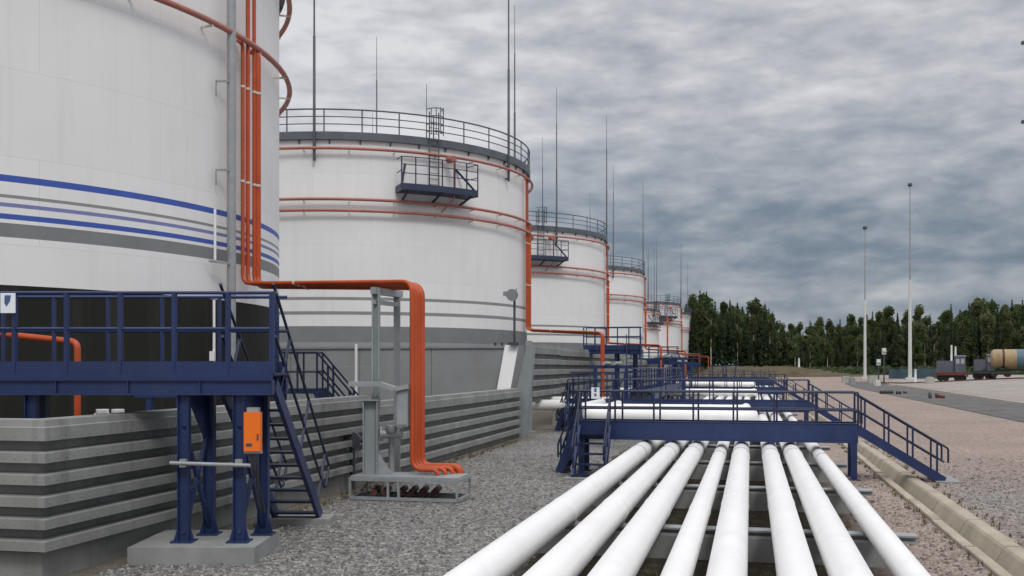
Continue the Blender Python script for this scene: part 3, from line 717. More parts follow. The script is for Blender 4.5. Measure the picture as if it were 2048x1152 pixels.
# blue tower platform farther along (taller deck)
u=Vector((1,0,0)); v=Vector((0,1,0))
OT=Vector((-6.4,61.0,0))
PT2=platform(OT,u,v,3.4,1.1,4.1,3.78,1.25,[(-.35,.05),(-.35,1.0),(-1.45,.05),(-1.45,1.0)],'tall blue stair tower platform beside the red drop pipe of the full-view tank','blue steel platforms over the bund wall',base=.2)
stair_parts(PT2,OT+v*.1+Vector((.02,0,3.9)),OT+v*-.1+Vector((.5,-3.6,.1)),(-.85,0,0),.25,rail=1.0,nposts=4)
PT3=platform(Vector((-6.6,96.0,0)),u,v,4.4,1.1,3.6,3.2,1.25,[(-.35,.05),(-.35,1.0),(-1.45,.05),(-1.45,1.0)],'far blue platform over the bund wall near the fourth tank','blue steel platforms over the bund wall',base=.2)
stair_parts(PT3,Vector((-6.58,96.1,3.4)),Vector((-6.1,92.6,.1)),(-.85,0,0),.25,rail=1.0,nposts=4)
PT4=platform(Vector((-6.2,131.0,0)),u,v,4.4,1.1,3.3,2.9,1.25,[(-.35,.05),(-.35,1.0),(-1.45,.05),(-1.45,1.0)],'farthest blue platform over the bund wall below the distant tanks','blue steel platforms over the bund wall',base=.2)

PT5=platform(Vector((-4.7,50.0,0)),Vector((0,-1,0)),Vector((-1,0,0)),23,1.0,1.75,1.4,1.15,[(-.3,.05),(-.3,.95),(-11,.05),(-11,.95),(-22.5,.05),(-22.5,.95)],'low blue walkway running lengthwise along the rack below the stair tower','blue steel platforms over the bund wall',base=.0,posts=[i/14 for i in range(15)])
for i,(x,y,hh,lab) in enumerate(((-7.3,49.0,2.9,'blue pipe frame standing just left of the red drop pipe'),(-5.6,64.5,3.4,'blue pipe frame standing under the stair tower'),(-6.2,84,3.2,'blue pipe frame standing past the stair tower'),(-5.4,150,3.0,'blue pipe frame near the far end of the rack'),(-3.8,163,3.1,'blue pipe frame at the far end of the rack'))):
    t=thing('pipe_trestle',(x,y,0),lab,'pipe support','blue pipe frames beside the rack')
    for dx in (0,1.5):
        b=MB(); b.box((x+dx-.08,y-.08,.03),(x+dx+.08,y+.08,hh)); b.box((x+dx-.18,y-.18,0),(x+dx+.18,y+.18,.03)); b.build('post',M['navy'],t)
    b=MB(); b.box((x-.3,y-.07,hh+.002),(x+1.8,y+.07,hh+.16)); b.bar((x,y,.5),(x+1.5,y,hh-.3),.06,.06); b.build('crossbar',M['navy'],t)
    b=MB(); b.tube([(x+.5,y-.6,hh+.25),(x+.5,y+1.6,hh+.25)],.09,8); b.tube([(x+1.0,y-.6,hh+.25),(x+1.0,y+1.6,hh+.25)],.09,8); b.build('pipe',M['galv'],t)
# ---------------------------------------------------------------- grey pipe gantry by the orange bundle
t=thing('pipe_gantry',Q(770,23.6,0),'grey steel gantry with a footing frame holding up the orange pipe bundle','pipe support')
b=MB()
for s in (-1,1): b.obox(Q(752,23.9,3.4)+RT*.07*s,RT*.02,FW*.09,Vector((0,0,1.43)))
b.obox(Q(752,23.9,3.4),RT*.06,FW*.012,Vector((0,0,1.43))); b.build('post',M['greypaint'],t)
b=MB(); b.obox(Q(794,24.9,2.6),RT*.075,FW*.075,Vector((0,0,2.2))); b.build('post',M['greypaint'],t)
b=MB(); b.bar(Q(746,23.75,4.76),Q(801,25.0,4.76),.14,.16); b.bar(Q(748,23.8,4.5),Q(797,24.9,4.5),.08,.1); b.build('crossbeam',M['galv'],t)
b=MB()
for s in (-1,1): b.obox(Q(742,23.4,1.35)+RT*.155*s,RT*.012,FW*.16,Vector((0,0,.87)))
b.obox(Q(742,23.4,1.35),RT*.15,FW*.012,Vector((0,0,.87)));  b.obox(Q(742,23.4,2.235),RT*.2,FW*.19,Vector((0,0,.015)))
b.build('pedestal',M['greypaint'],t)
p=Q(757,23.4,.52); b=MB(); b.prism([p-FW*.1,p+RT*.42-FW*.1,p+RT*.30+Vector((0,0,.06))-FW*.1,p+Vector((0,0,.48))-FW*.1],FW*.2); b.build('gusset',M['galv'],t)
b=MB(); z0,z1=22.75,23.75
def fr(px,z,h): return Q(px,z,h)
e=Q(914,22.5,0); a=e-Vector((2.5,0,0)); dd=Vector((0,1.05,0))
for h in (.05,.47):
    b.bar(a+Vector((0,0,h)),e+Vector((0,0,h)),.07,.07); b.bar(a+dd+Vector((0,0,h)),e+dd+Vector((0,0,h)),.07,.07)
    b.bar(e+Vector((0,0,h)),e+dd+Vector((0,0,h)),.07,.07); b.bar(a+Vector((0,0,h)),a+dd+Vector((0,0,h)),.07,.07)
for q in (e,e+dd,a,a+dd,a.lerp(e,.36),a.lerp(e,.46)): b.bar(q+Vector((0,0,.085)),q+Vector((0,0,.435)),.05,.05)
b.build('base_frame',M['galv'],t)
b=MB(); b.obox((a+e)/2+dd/2+Vector((0,0,.525)),(e-a)/2*1.0,dd*.49,Vector((0,0,.018))); b.build('base_plate',M['greypaint'],t)
b=MB(); pts=[P(700,768,23.3),P(760,768,23.3),P(792,778,23.3),P(818,772,23.3)]
for q0,q1 in zip(pts[:-1],pts[1:]): b.bar(q0,q1,.5,.10,up=(0,0,1))
b.build('tray_arm',M['galv'],t)
c=P(806,815,23.35); t=thing('control_cabinet',c-Vector((0,0,.45)),'grey control cabinet hanging beside the orange drop pipes','cabinet')
b=MB(); b.obox(c,RT*.13,FW*.2,Vector((0,0,.42))); b.build('body',M['greypaint'],t)
b=MB(); b.obox(c-FW*.21,RT*.11,FW*.008,Vector((0,0,.38))); b.build('door',M['galv'],t)
c=P(783,868,23.6); b=MB(); b.tube([c-Vector((0,0,.9)),c+Vector((0,0,.02)),c+Vector((0,0,.03)),c+Vector((0,0,.2))],[.07,.07,.15,.12],12); b.tube([c+RT*-.22,c+RT*.22],.1,10); b.tube([c+RT*-.25,c+RT*-.2],.16,12); b.tube([c+RT*.2,c+RT*.25],.16,12)
centred(b,'valve',M['galv'],'pale valve between the gantry pedestal and the orange drop pipes','valve')
c=P(705,880,25.0); b=MB(); b.tube([c-Vector((0,0,1.2)),c],.07,10); b.tube([c-FW*.1,c+FW*.1],[.2,.2],16); b.tube([c+RT*-.2+FW*.2,c+RT*.25+FW*.2],.09,10)
centred(b,'valve',M['rod'],'dark hand valve in front of the ribbed wall, left of the gantry pedestal','valve')

# ---------------------------------------------------------------- white pipe rack
px_=[-2.90,-2.13,-1.48,-.81,-.257,.49,1.06,1.76]; pr_=[.225,.22,.22,.17,.22,.215,.22,.165]
ord_=['leftmost thick white pipe of the rack','second white pipe from the left of the rack','third white pipe from the left of the rack','slim white pipe, fourth from the left of the rack','white pipe running straight on, fifth from the left of the rack','white pipe, sixth from the left of the rack','white pipe, seventh from the left, next to the slim outer one','slim outer white pipe at the right edge of the rack']
for i,(x,r) in enumerate(zip(px_,pr_)):
    t=thing('pipeline',(x,4,0),ord_[i],'pipe','white pipes lying side by side on the rack')
    b=MB(); zc=.48+r
    b.tube([(x,3.5,zc),(x,168-4*(i%3),zc)],r,32); b.build('jacket',M['pipe'],t)
    for y in range(7,100,9):
        b=MB(); b.tube([(x,y+.3*i,zc),(x,y+.3*i+.07,zc)],r+.006,32); b.build('joint_band',M['clad'],t)
    b=MB()
    for y in (26.9,):
        b.tube([(x,y,zc),(x,y+.16,zc)],r+.012,32)
    b.build('collar',M['collar'],t)
nb=0
for y in [10.6+5.75*i for i in range(26)]:
    t=thing('pipe_sleeper',(-.4,y,0),'concrete sleeper with a steel channel carrying the white pipes','support','sleepers under the white pipes')
    b=MB(); b.box((-3.35,y-.2,0),(2.25,y+.2,.36)); b.build('concrete_base',M['conc'],t)
    b=MB(); b.box((-3.4,y-.16,.362),(2.42,y+.16,.39)); b.box((-3.4,y-.05,.39),(2.42,y+.05,.45)); b.box((-3.4,y-.16,.45),(2.42,y+.16,.478)); b.build('channel',M['galv'],t)
    b=MB()
    for x,r in zip(px_,pr_): b.box((x-r*.7,y-.12,.479),(x+r*.7,y+.12,.54))
    b.build('saddle',M['greypaint'],t)
# give the sleepers labels by order along the rack
sl=[o for o in COL.objects if o.name.startswith('pipe_sleeper')]
near={0:'sleeper under the white pipes nearest the camera, at the bottom of the frame',1:'first fully visible sleeper under the white pipes, with a pale steel top',2:'second sleeper under the white pipes, just before the nearest blue walkway',3:'sleeper under the white pipes in the shade of the nearest blue walkway'}
for i,o in enumerate(sorted(sl,key=lambda o:o.location.y)):
    o['label']=near.get(i,'distant sleeper under the white pipes beyond the nearest blue walkway')
# feed pipes from the tanks
for q,(y,h,r,x1,lab) in enumerate(((37.6,1.19,.255,.0,'thick white feed pipe crossing the rack just behind the nearest blue walkway'),(40.6,1.32,.20,-.2,'thinner white feed pipe crossing the rack behind the thick one'),
      (72.5,1.2,.25,.2,'far white feed pipe crossing the rack before the third blue walkway'),(107,1.2,.25,.2,'farthest white feed pipe crossing the rack'))):
    t=thing('feed_pipe',(-6,y,0),lab,'pipe','white feed pipes crossing the rack')
    b=MB(); y2=y+(8 if q<2 else 0)
    y3=y+(9.6 if q==0 else 9.0 if q==1 else 2); xl=-5.9 if q==0 else -6.7
    pts=[(-13.2,y3,h),(xl,y3,h),(xl,y,h),(x1,y,h),(x1,y+2.2,h),(x1,y+2.7,.72)]
    b.tube(fillet(pts,.5,6),r,24); b.build('jacket',M['pipe'],t)
    for x in (-5.2,-3.6,-1.6): b=MB(); b.tube([(x,y,h),(x+.08,y,h)],r+.008,24); b.build('joint_band',M['clad'],t)
    for x in (-5.0,-4.1):
        b=MB(); b.box((x-.08,y-.08,0),(x+.08,y+.08,h-r-.06)); b.box((x-.2,y-.2,h-r-.058),(x+.2,y+.2,h-r+.03)); b.build('leg',M['greypaint'],t)

# ---------------------------------------------------------------- masts on the right
def mast(px,pybase,pytop,z,wpx,low,label,heads=()):
    c=Q(px,z,0); c.z=GH(c.x,c.y)-.1; top=P(px,pytop,z).z; lowz=P(px,low,z).z; r=wpx/2*z/FPX
    t=thing('light_mast',c,label,'mast','tall pale masts by the railway')
    b=MB(); b.tube([c,Vector((c.x,c.y,lowz))],[r,r*.75],14); b.obox(c+Vector((0,0,.2)),(r*2,0,0),(0,r*2,0),(0,0,.3)); b.build('pole',M['mast'],t)
    b=MB(); b.tube([(c.x,c.y,lowz),(c.x,c.y,(lowz+top)/2),(c.x,c.y,top)],[r*.42,r*.34,r*.2],8); b.build('rod',M['greypaint'],t)
    b=MB(); b.lathe([(.02,.55),(.3,.45),(.38,.2),(.3,-.05),(.02,-.1)],12,(c.x,c.y,top)); b.build('cap',M['rod'],t)
    return t
mast(1820,755,372,168,7.5,560,'tallest pale mast by the railway, with a thick white lower shaft')
mast(1730,757,458,172,6.0,600,'slimmer pale mast left of the tallest one')
c=Q(2051,112,0); c.z=GH(c.x,c.y)-.1; t=thing('light_mast',c,'dark floodlight mast cut off at the right edge of the frame','mast','tall pale masts by the railway')
top=P(2051,84,112).z; b=MB(); b.tube([c,(c.x,c.y,top)],[.11,.06],12); b.build('pole',M['railgrey'],t)
for py in (88,246):
    b=MB(); h=P(2051,py,112); b.bar(h-RT*.5,h+RT*.5,.1,.1); b.obox(h-RT*.3+Vector((0,0,.1))-FW*.1,RT*.16,FW*.14,Vector((0,0,.18))); b.obox(h+RT*.35+Vector((0,0,.1)),RT*.16,FW*.14,Vector((0,0,.18))); b.build('lamp_head',M['rod'],t)

# railway signals, fence, small items in the yard
def GP(px,z,dz=0): 
    c=Q(px,z,0); c.z=GH(c.x,c.y)+dz; return c
for px,py,z,lab in ((1768,700,160,'railway signal post with a white head, left of the tallest mast'),(1757,722,166,'short railway signal beside the taller signal post')):
    c=GP(px,z); h=P(px,py,z).z; t=thing('railway_signal',c,lab,'signal')
    b=MB(); b.tube([c,(c.x,c.y,h)],.11,8); b.build('post',M['rod'],t)
    b=MB(); b.obox((c.x,c.y,h-.2),RT*.28,FW*.15,Vector((0,0,.5))); b.obox(Vector((c.x,c.y,h-.2))-FW*.3,RT*.32,FW*.16,Vector((0,0,.04))); b.build('signal_head',M['mast'],t)
for px,z,py,lab in ((1831,160,738,'short white marker post right of the tallest mast'),(1598,190,716,'pale marker post in front of the forest, above the walkway stair'),(1903,185,690,'left one of two pale posts behind the red locomotive'),(1911,188,693,'right one of two pale posts behind the red locomotive')):
    c=GP(px,z); h=P(px,py,z).z; b=MB(); b.tube([c,(c.x,c.y,c.z+.01),(c.x,c.y,h)],[.3,.19,.16],10); centred(b,'marker_post',M['mast'],lab,'post',at=c)
c0=GP(1778,171); c1=GP(1878,171); t=thing('site_fence',(c0+c1)/2,'dark teal panel fence behind the tallest mast','fence')
b=MB(); n=14
for i in range(n):
    a=c0.lerp(c1,i/n); e=c0.lerp(c1,(i+.97)/n); m=(a+e)/2; b.obox(Vector((m.x,m.y,GH(m.x,m.y)+.85)),(e-a)/2,FW*.03,Vector((0,0,.8)))
b.build('panel',M['teal'],t)
b=MB()
for i in range(n+1):
    a=c0.lerp(c1,i/n); b.bar(Vector((a.x,a.y,GH(a.x,a.y))),Vector((a.x,a.y,GH(a.x,a.y)+1.75)),.1,.1)
b.build('posts',M['rod'],t)
for i,(px,py,z,w,h,m,lab) in enumerate(((1694,0,160,1.3,1.0,'concpale','grey concrete block in the yard left of the slim mast'),(1706,0,154,.8,1.1,'conc','darker concrete block beside the grey one left of the slim mast'),(1745,0,158,1.1,1.1,'concpale','grey concrete block between the slim mast and the signals'),
     (1757,0,150,.7,.8,'mast','pale crate right of the slim mast'),(1862,0,150,1.2,.9,'concpale','pale block left of the red locomotive'))):
    c=GP(px,z); b=MB(); b.prism([c-RT*w*.5,c+RT*w*.5,c+RT*w*.42+Vector((0,0,h)),c-RT*w*.42+Vector((0,0,h))],FW*.9); b.obox(c+FW*.45+Vector((0,0,h+.06)),RT*w*.3,FW*.25,Vector((0,0,.06)))
    centred(b,'concrete_block',M[m],lab,'block','blocks lying in the yard',at=c)
for i,(px,z,w,h,m,lab) in enumerate(((1773,112,1.4,.38,'bogie','long dark pipe stack on the yard below the signals'),(1797,110,.5,.36,'bogie','small dark drum on the yard below the tallest mast'),(1810,112,.35,.36,'rod','smallest dark drum on the yard below the tallest mast'),
     (1860,95,.12,.6,'rod','short dark stake on the yard left of the red boxes'),(1874,96,.2,.5,'maroon','upright red box on the yard below the locomotive'),(1884,95,.4,.38,'maroon','low red box on the yard below the locomotive'))):
    c=GP(px,z); b=MB(); b.tube([c+RT*-w/2+Vector((0,0,h*.5)),c+RT*w/2+Vector((0,0,h*.5))],h*.5,10); b.box((c.x-w*.3,c.y-.2,c.z),(c.x+w*.3,c.y+.2,c.z+h*.3))
    centred(b,'drum' if i<3 else ('stake' if i==3 else 'equipment_box'),M[m],lab,'drum' if i<3 else ('stake' if i==3 else 'box'),at=c)

# ---------------------------------------------------------------- train
Zt=154.0; tr0=GP(1990,Zt)
def wheelset(b,c,ax,lat,r=.48):
    for s in (-1,1): b.tube([c+lat*.75*s-lat*.07,c+lat*.75*s+lat*.07],r,16)
    b.tube([c-lat*.75,c+lat*.75],.09,8)
def tank_wagon(c,ax,label,L=11.0,cut=None):
    lat=Vector((0,0,1)).cross(ax); t=thing('tank_wagon',c,label,'wagon','tank wagons on the siding'); up=Vector((0,0,1))
    b=MB(); zc=2.85; rr=1.42; n=5
    pts=[];rs=[]
    for i in range(n+1):
        a=math.pi/2*i/n; pts.append(c+ax*(-L/2+.6-.6*math.cos(a))+up*zc); rs.append(max(.02,rr*math.sin(a)))
    for i in range(n+1):
        a=math.pi/2*i/n; pts.append(c+ax*(L/2-.6+.6*math.sin(a))+up*zc); rs.append(max(.02,rr*math.cos(a)))
    b.tube(pts,rs,28); b.build('barrel',M['beige'],t)
    b=MB()
    for f in (-.33,.24): b.tube([c+ax*L*f+up*zc-ax*.15,c+ax*L*f+up*zc+ax*.15],rr+.015,28,caps=False)
    b.build('strap',M['rust_shade'],t)
    b=MB(); b.tube([c+ax*(-1.7)+up*zc,c+ax*.8+up*zc],rr+.012,28,caps=False); b.build('painted_band',M['wagonblue'],t)
    b=MB(); b.tube([c+up*(zc+rr-.1),c+up*(zc+rr+.25)],.4,14); b.build('hatch',M['beige'],t)
    b=MB(); b.obox(c+up*1.2,ax*(L/2+.4),lat*.25,up*.14)
    for s in (-1,1): b.obox(c+ax*s*L*.36+up*1.38,ax*.25,lat*1.1,up*.12); b.tube([c+ax*s*(L/2+.4)+up*1.2,c+ax*s*(L/2+.9)+up*1.2],.16,8)
    b.build('frame',M['bogie'],t)
    for s in (-1,1):
        b=MB()
        for q in (-.9,.9): wheelset(b,c+ax*(s*L*.36+q)+up*.62,ax,lat)
        b.obox(c+ax*s*L*.36+up*.75,ax*1.3,lat*.95,up*.16); b.build('bogie',M['bogie'],t)
    return t
ax=(RT*.93+FW*-.36).normalized()
cw=GP(2058,Zt-3); tank_wagon(cw+Vector((0,0,.05)),ax,'beige tank wagon with a blue band, cut off at the right edge of the frame',10.5)
def loco(c,ax,label,L,body,low,Hh=2.0):
    lat=Vector((0,0,1)).cross(ax); up=Vector((0,0,1)); t=thing('shunting_locomotive',c,label,'locomotive','shunting locomotives on the siding')
    b=MB(); b.obox(c+up*1.15,ax*L/2,lat*1.35,up*.22); b.build('frame',low,t)
    b=MB(); b.obox(c-ax*L*.2+up*(1.37+Hh*.42),ax*L*.29,lat*.95,up*Hh*.42); b.build('hood',body,t)
    b=MB(); q=c+ax*L*.27; b.prism([q-ax*L*.17-lat*1.3+up*1.37,q+ax*L*.17-lat*1.3+up*1.37,q+ax*L*.17-lat*1.3+up*(1.37+Hh*1.15),q-ax*L*.17-lat*1.3+up*(1.37+Hh*1.15)],lat*2.6)
    b.prism([q-ax*L*.19-lat*1.35+up*(1.37+Hh*1.15),q-ax*L*.19+lat*1.35+up*(1.37+Hh*1.15),q-ax*L*.19+lat*.6+up*(1.55+Hh*1.15),q-ax*L*.19-lat*.6+up*(1.55+Hh*1.15)],ax*L*.38)
    cab=b.build('cab',body,t)
    b=MB()
    for s in (-1,1):
        for f in (-.08,.08): b.obox(q+ax*L*f+lat*1.305*s+up*(1.37+Hh*.8),ax*L*.055,lat*.01,up*Hh*.17)
        b.obox(q+ax*s*(L*.17+.005)+up*(1.37+Hh*.8),ax*.01,lat*.8,up*Hh*.17)
    b.build('window',M['glass'],cab)
    b=MB(); b.tube([c-ax*L*.3+up*(1.37+Hh*.84),c-ax*L*.3+up*(1.37+Hh*1.1)],.18,10); b.build('exhaust',M['bogie'],t)
    b=MB()
    for f in (-.36,-.2,.2,.36): wheelset(b,c+ax*L*f+up*.55,ax,lat,.52)
    b.obox(c+up*.75,ax*L*.42,lat*.9,up*.2); b.build('bogie',M['bogie'],t)
    b=MB()
    for s in (-1,1): b.obox(c+ax*s*(L/2+.06)+up*1.05,ax*.06,lat*1.3,up*.35)
    b.build('buffer_beam',low,t)
    return t
loco(GP(1903,Zt+2),ax,'small slate locomotive with a dark red frame, left of the wagons',4.3,M['loco'],M['maroon'],2.1)
loco(GP(1969,Zt),ax,'grey slate shunting locomotive coupled in front of the beige tank wagon',3.0,M['loco'],M['bogie'],2.0)
b=MB(); ca=GP(1850,Zt); lat=Vector((0,0,1)).cross(ax)
for s in (-1,1): 
    for j in range(24): 
        p=GP(1893,Zt+1)+ax*(-10+j*4); q=p+ax*4; p.z=GH(p.x,p.y)+.1; q.z=GH(q.x,q.y)+.1
        b.bar(p+lat*.76*s,q+lat*.76*s,.07,.14)
o=b.build('rails',M['rust_shade']); o['kind']='structure'

# ---------------------------------------------------------------- earth bank
b=MB(); n=60; w=9
rb=random.Random(5); vs=[]
for i in range(n+1):
    px=1385+ (1760-1385)*i/n
    hh=1.75*sstep(0,.12,i/n)*(1-sstep(.45,1,i/n))+.25+rb.uniform(-.12,.12)
    for j in range(w):
        z=182+2.4*j; c=Q(px,z,0); f=math.sin(math.pi*j/(w-1))
        vs.append((c.x,c.y,GH(c.x,c.y)-.15+(hh+rb.uniform(-.1,.1))*f))
b.add(vs,[(i*w+j,(i+1)*w+j,(i+1)*w+j+1,i*w+j+1) for i in range(n) for j in range(w-1)],0,True)
o=b.build('earth_bank',M['dry']); o['kind']='structure'

# ---------------------------------------------------------------- forest
def crown_spruce(rng,h,r,dens=1.0):
    b=MB(); nl=int(44*dens)
    for i in range(nl):
        f=(i+rng.random()*.6)/nl; z=h*(.12+.88*f); rr=r*(1-f)**.85*(.75+.5*rng.random())+.22
        nb=int(8+6*(1-f))
        for k in range(nb):
            a=2*math.pi*(k+rng.random())/nb; d=Vector((math.cos(a),math.sin(a),0)); tn=Vector((-d.y,d.x,0))
            L=rr*(.6+.5*rng.random()); w=.32*L+.16
            for s in range(2):
                p0=d*L*(.15+.35*s); p1=d*L*(.55+.45*s); dz0=-.18*L*s; dz1=-.2*L*(s+1)-.1
                q=[p0-tn*w*.6+Vector((0,0,z+dz0)),p0+tn*w*.6+Vector((0,0,z+dz0+rng.uniform(-.1,.1))),p1+tn*w*(.5-.3*s)+Vector((0,0,z+dz1-.15*rng.random())),p1-tn*w*(.5-.3*s)+Vector((0,0,z+dz1))]
                b.add(q,[(0,1,2,3)])
    b.tube([(0,0,h*.9),(0,0,h*1.03)],[.1,.01],5)
    return b
def crown_leaf(rng,h,r,n=1300,z0=.22,narrow=1.0):
    b=MB(); lob=[]
    for i in range(16):
        f=rng.random(); z=h*(z0+(1-z0)*f*.95); w=r*math.sin(math.pi*min(1,.12+.83*f))**.7
        a=rng.random()*6.28; q=w*.65*rng.random()**.5
        lob.append((Vector((math.cos(a)*q,math.sin(a)*q,z)),r*(.28+.25*rng.random())*narrow))
    lob.append((Vector((0,0,h*.92)),r*.3))
    for i in range(n):
        c,s=lob[rng.randrange(len(lob))]
        v=Vector((rng.gauss(0,1),rng.gauss(0,1),rng.gauss(0,1))).normalized()*s*(rng.random()**.35); v.z*=1.15
        p=c+v; u=Vector((rng.gauss(0,1),rng.gauss(0,1),rng.gauss(0,1)*.6)).normalized(); w=u.orthogonal().normalized()
        e=.13+.17*rng.random()
        b.add([p-u*e-w*e*.6,p+u*e*.8-w*e*.7,p+u*e+w*e*.6,p-u*e*.7+w*e*.8],[(0,1,2,3)])
    return b
rng=random.Random(11); PR=[]
def trunk(h,r,lean=.0,limbs=0,seed=0):
    b=MB(); b.tube([(0,0,-.4),(.05,0,h*.35),(lean,.05,h*.7),(lean*1.4,0,h*.97)],[r,r*.8,r*.5,r*.1],8)
    q=random.Random(seed)
    for i in range(limbs):
        z=h*(.35+.5*q.random()); a=q.random()*6.28; L=h*.12
        b.tube([(0,0,z),(math.cos(a)*L,math.sin(a)*L,z+L*.8)],[r*.35,r*.08],5)
    return b
for i in range(4):
    h=18; b=crown_spruce(rng,h,[2.3,2.7,2.0,2.5][i]); PR.append(('spruce_tree',b.mesh('crown',M['spruce']),trunk(h,.22).mesh('trunk',M['bark'])))
for i in range(4):
    h=15; b=crown_leaf(rng,h,[2.7,3.1,2.5,2.9][i],3400,.06); PR.append(('broadleaf_tree',b.mesh('crown',[M['leaf'],M['leafb']][i%2]),trunk(h,.2,.2,6,i).mesh('trunk',M['bark'])))
for i in range(3):
    h=17; b=crown_leaf(rng,h,[2.2,2.4,2.0][i],1500,.34,1.0); PR.append(('birch_tree',b.mesh('crown',[M['leafb'],M['leaf'],M['leafb']][i]),trunk(h,.17,.15,5,i+9).mesh('trunk',M['birch'])))
def tree(kind,px,z,pytop,label,group):
    nm,cm,tm=PR[kind]; h0={'s':18,'b':15}['s' if nm=='spruce_tree' else 'b'] if nm!='birch_tree' else 17
    c=GP(px,z,-.05); h=P(px,pytop,z).z-c.z; s=h/(h0*1.0)
    t=thing(nm,c,label,'tree',group); w=s*rng.uniform(.72,.95); t.scale=(w,w,s); t.rotation_euler=(0,0,rng.random()*6.28)
    for n2,me in (('trunk',tm),('crown',cm)):
        o=bpy.data.objects.new(n2,me); COL.objects.link(o); o.parent=t
    return t
# skyline of the wood in the photo: (px, top)
sky=[(1372,606),(1385,592),(1400,580),(1413,582),(1430,601),(1446,600),(1460,598),(1475,603),(1495,618),(1512,594),(1530,606),(1545,622),(1560,640),(1580,645),(1600,646),(1620,640),(1640,636),(1660,640),(1680,637),(1705,628),(1722,632),(1745,622),(1760,620),(1777,612),(1795,624),(1815,622),(1838,612),(1860,628),(1880,640),(1893,620),(1902,607),(1920,618),(1938,604),(1955,593),(1970,606),(1984,596),(1995,612),(2010,606),(2024,598),(2045,598),(2062,604)]
def refname(px):
    for a,b_,n in ((1360,1400,'beside the farthest tank'),(1400,1470,'above the earth bank'),(1470,1560,'behind the earth bank'),(1560,1640,'in the low dip of the forest'),(1640,1715,'left of the slim mast'),(1715,1745,'behind the slim mast'),(1745,1800,'between the two masts'),(1800,1840,'behind the tallest mast'),(1840,1890,'above the teal fence'),(1890,1935,'above the red locomotive'),(1935,1990,'above the grey locomotive'),(1990,2100,'above the beige tank wagon')):
        if a<=px<b_: return n
cnt={}
for i,(px,py) in enumerate(sky):
    spr = (i%4!=1) if px<1555 or px>1890 else (i%3==0)
    k=rng.randrange(4) if spr else 4+rng.randrange(4)
    if spr: lab='dark pointed spruce on the skyline '
    else: lab='rounded green broadleaf tree on the skyline '
    tree(k,px,rng.uniform(236,262),py,lab+refname(px),'skyline trees of the forest edge')
for px,py,zz in ((1422,610,222),(1475,622,225),(1448,640,228),(1566,648,226),(1540,640,231),(1590,668,224),(1655,660,226),(1690,672,228),(1755,655,230),(1715,676,224),(1785,650,226),(1868,650,229),(1850,668,223),(1927,640,228),(1507,628,230),(1620,672,226),(1830,648,227)):
    tree(8+rng.randrange(3),px,zz,py,'pale trunked birch at the forest front '+refname(px),'birches at the forest edge')
for i in range(84):
    px=1372+ (2080-1372)*(i+rng.uniform(-.4,.4))/83
    j=min(range(len(sky)),key=lambda j:abs(sky[j][0]-px)); py=sky[j][1]+rng.uniform(12,48)
    k=rng.choice([0,1,2,3,0,1,2,4,5,6,7])
    nm='spruce' if k<4 else 'broadleaf tree'
    tree(k,px,rng.uniform(222,240),py,('shorter dark spruce at the forest front ' if k<4 else 'shorter leafy tree at the forest front ')+refname(px),'front row trees of the forest edge')
# the depth of the wood behind them reads as one mass
b=MB(); ro=random.Random(21)
protos=[]
for nm,cm,tm in PR[:8]:
    protos.append((18 if nm=='spruce_tree' else 15,[v.co.copy() for v in cm.vertices],[tuple(p.vertices) for p in cm.polygons],0 if nm=='spruce_tree' else 1))
for i in range(260):
    px=1330+(2130-1330)*ro.random(); z=ro.uniform(262,300)
    j=min(range(len(sky)),key=lambda j:abs(sky[j][0]-px)); py=sky[j][1]+ro.uniform(4,45)
    h0,vs,fs,mi=protos[ro.randrange(8)]
    c=GP(px,z); h=P(px,py,z).z-c.z; s=h/h0; a=ro.random()*6.28; ca,sa=math.cos(a),math.sin(a); w=s*1.1
    b.add([(c.x+(v.x*ca-v.y*sa)*w,c.y+(v.x*sa+v.y*ca)*w,c.z+v.z*s) for v in vs],fs,mi)
o=b.build('forest',[M['spruce'],M['leaf']]); o['kind']='stuff'; o['label']='dense mixed wood behind the front rows of trees'; o['category']='forest'
b=MB()
for i in range(4200):
    px=1340+(2110-1340)*ro.random(); z=ro.uniform(214,238); c=GP(px,z); e=.25+.35*ro.random()
    p=c+Vector((0,0,ro.random()**1.6*1.7)); u=Vector((ro.gauss(0,1),ro.gauss(0,1),ro.gauss(0,.7))).normalized(); w=u.orthogonal().normalized()
    b.add([p-u*e-w*e*.6,p+u*e*.8-w*e*.7,p+u*e+w*e*.6,p-u*e*.7+w*e*.8],[(0,1,2,3)],0 if i%5 else 1)
o=b.build('undergrowth',[M['spruce'],M['leaf']]); o['kind']='stuff'; o['label']='low dark undergrowth along the foot of the forest'; o['category']='undergrowth'

# ---------------------------------------------------------------- sky, sun, camera
w=bpy.data.worlds.new('World'); SC.world=w; w.use_nodes=True; t=w.node_tree; t.nodes.clear(); L=t.links
SUN_EL=math.radians(48); SUN_AZ=math.radians(150)
sky_=N(t,'ShaderNodeTexSky',sky_type='NISHITA',sun_disc=False); sky_.sun_elevation=SUN_EL; sky_.sun_rotation=SUN_AZ; sky_.dust_density=3
bg1=N(t,'ShaderNodeBackground',ins={'Strength':.10}); L.new(sky_.outputs[0],bg1.inputs[0])
tc=N(t,'ShaderNodeTexCoord'); sp=N(t,'ShaderNodeSeparateXYZ'); L.new(tc.outputs['Generated'],sp.inputs[0])
def mth(op,a,b_=None,c_=None):
    n=N(t,'ShaderNodeMath',operation=op)
    for i,v in enumerate((a,b_,c_)):
        if v is None: continue
        if hasattr(v,'is_linked'): L.new(v,n.inputs[i])
        else: n.inputs[i].default_value=v
    return n.outputs[0]
zc=mth('MAXIMUM',sp.outputs[2],0.0)
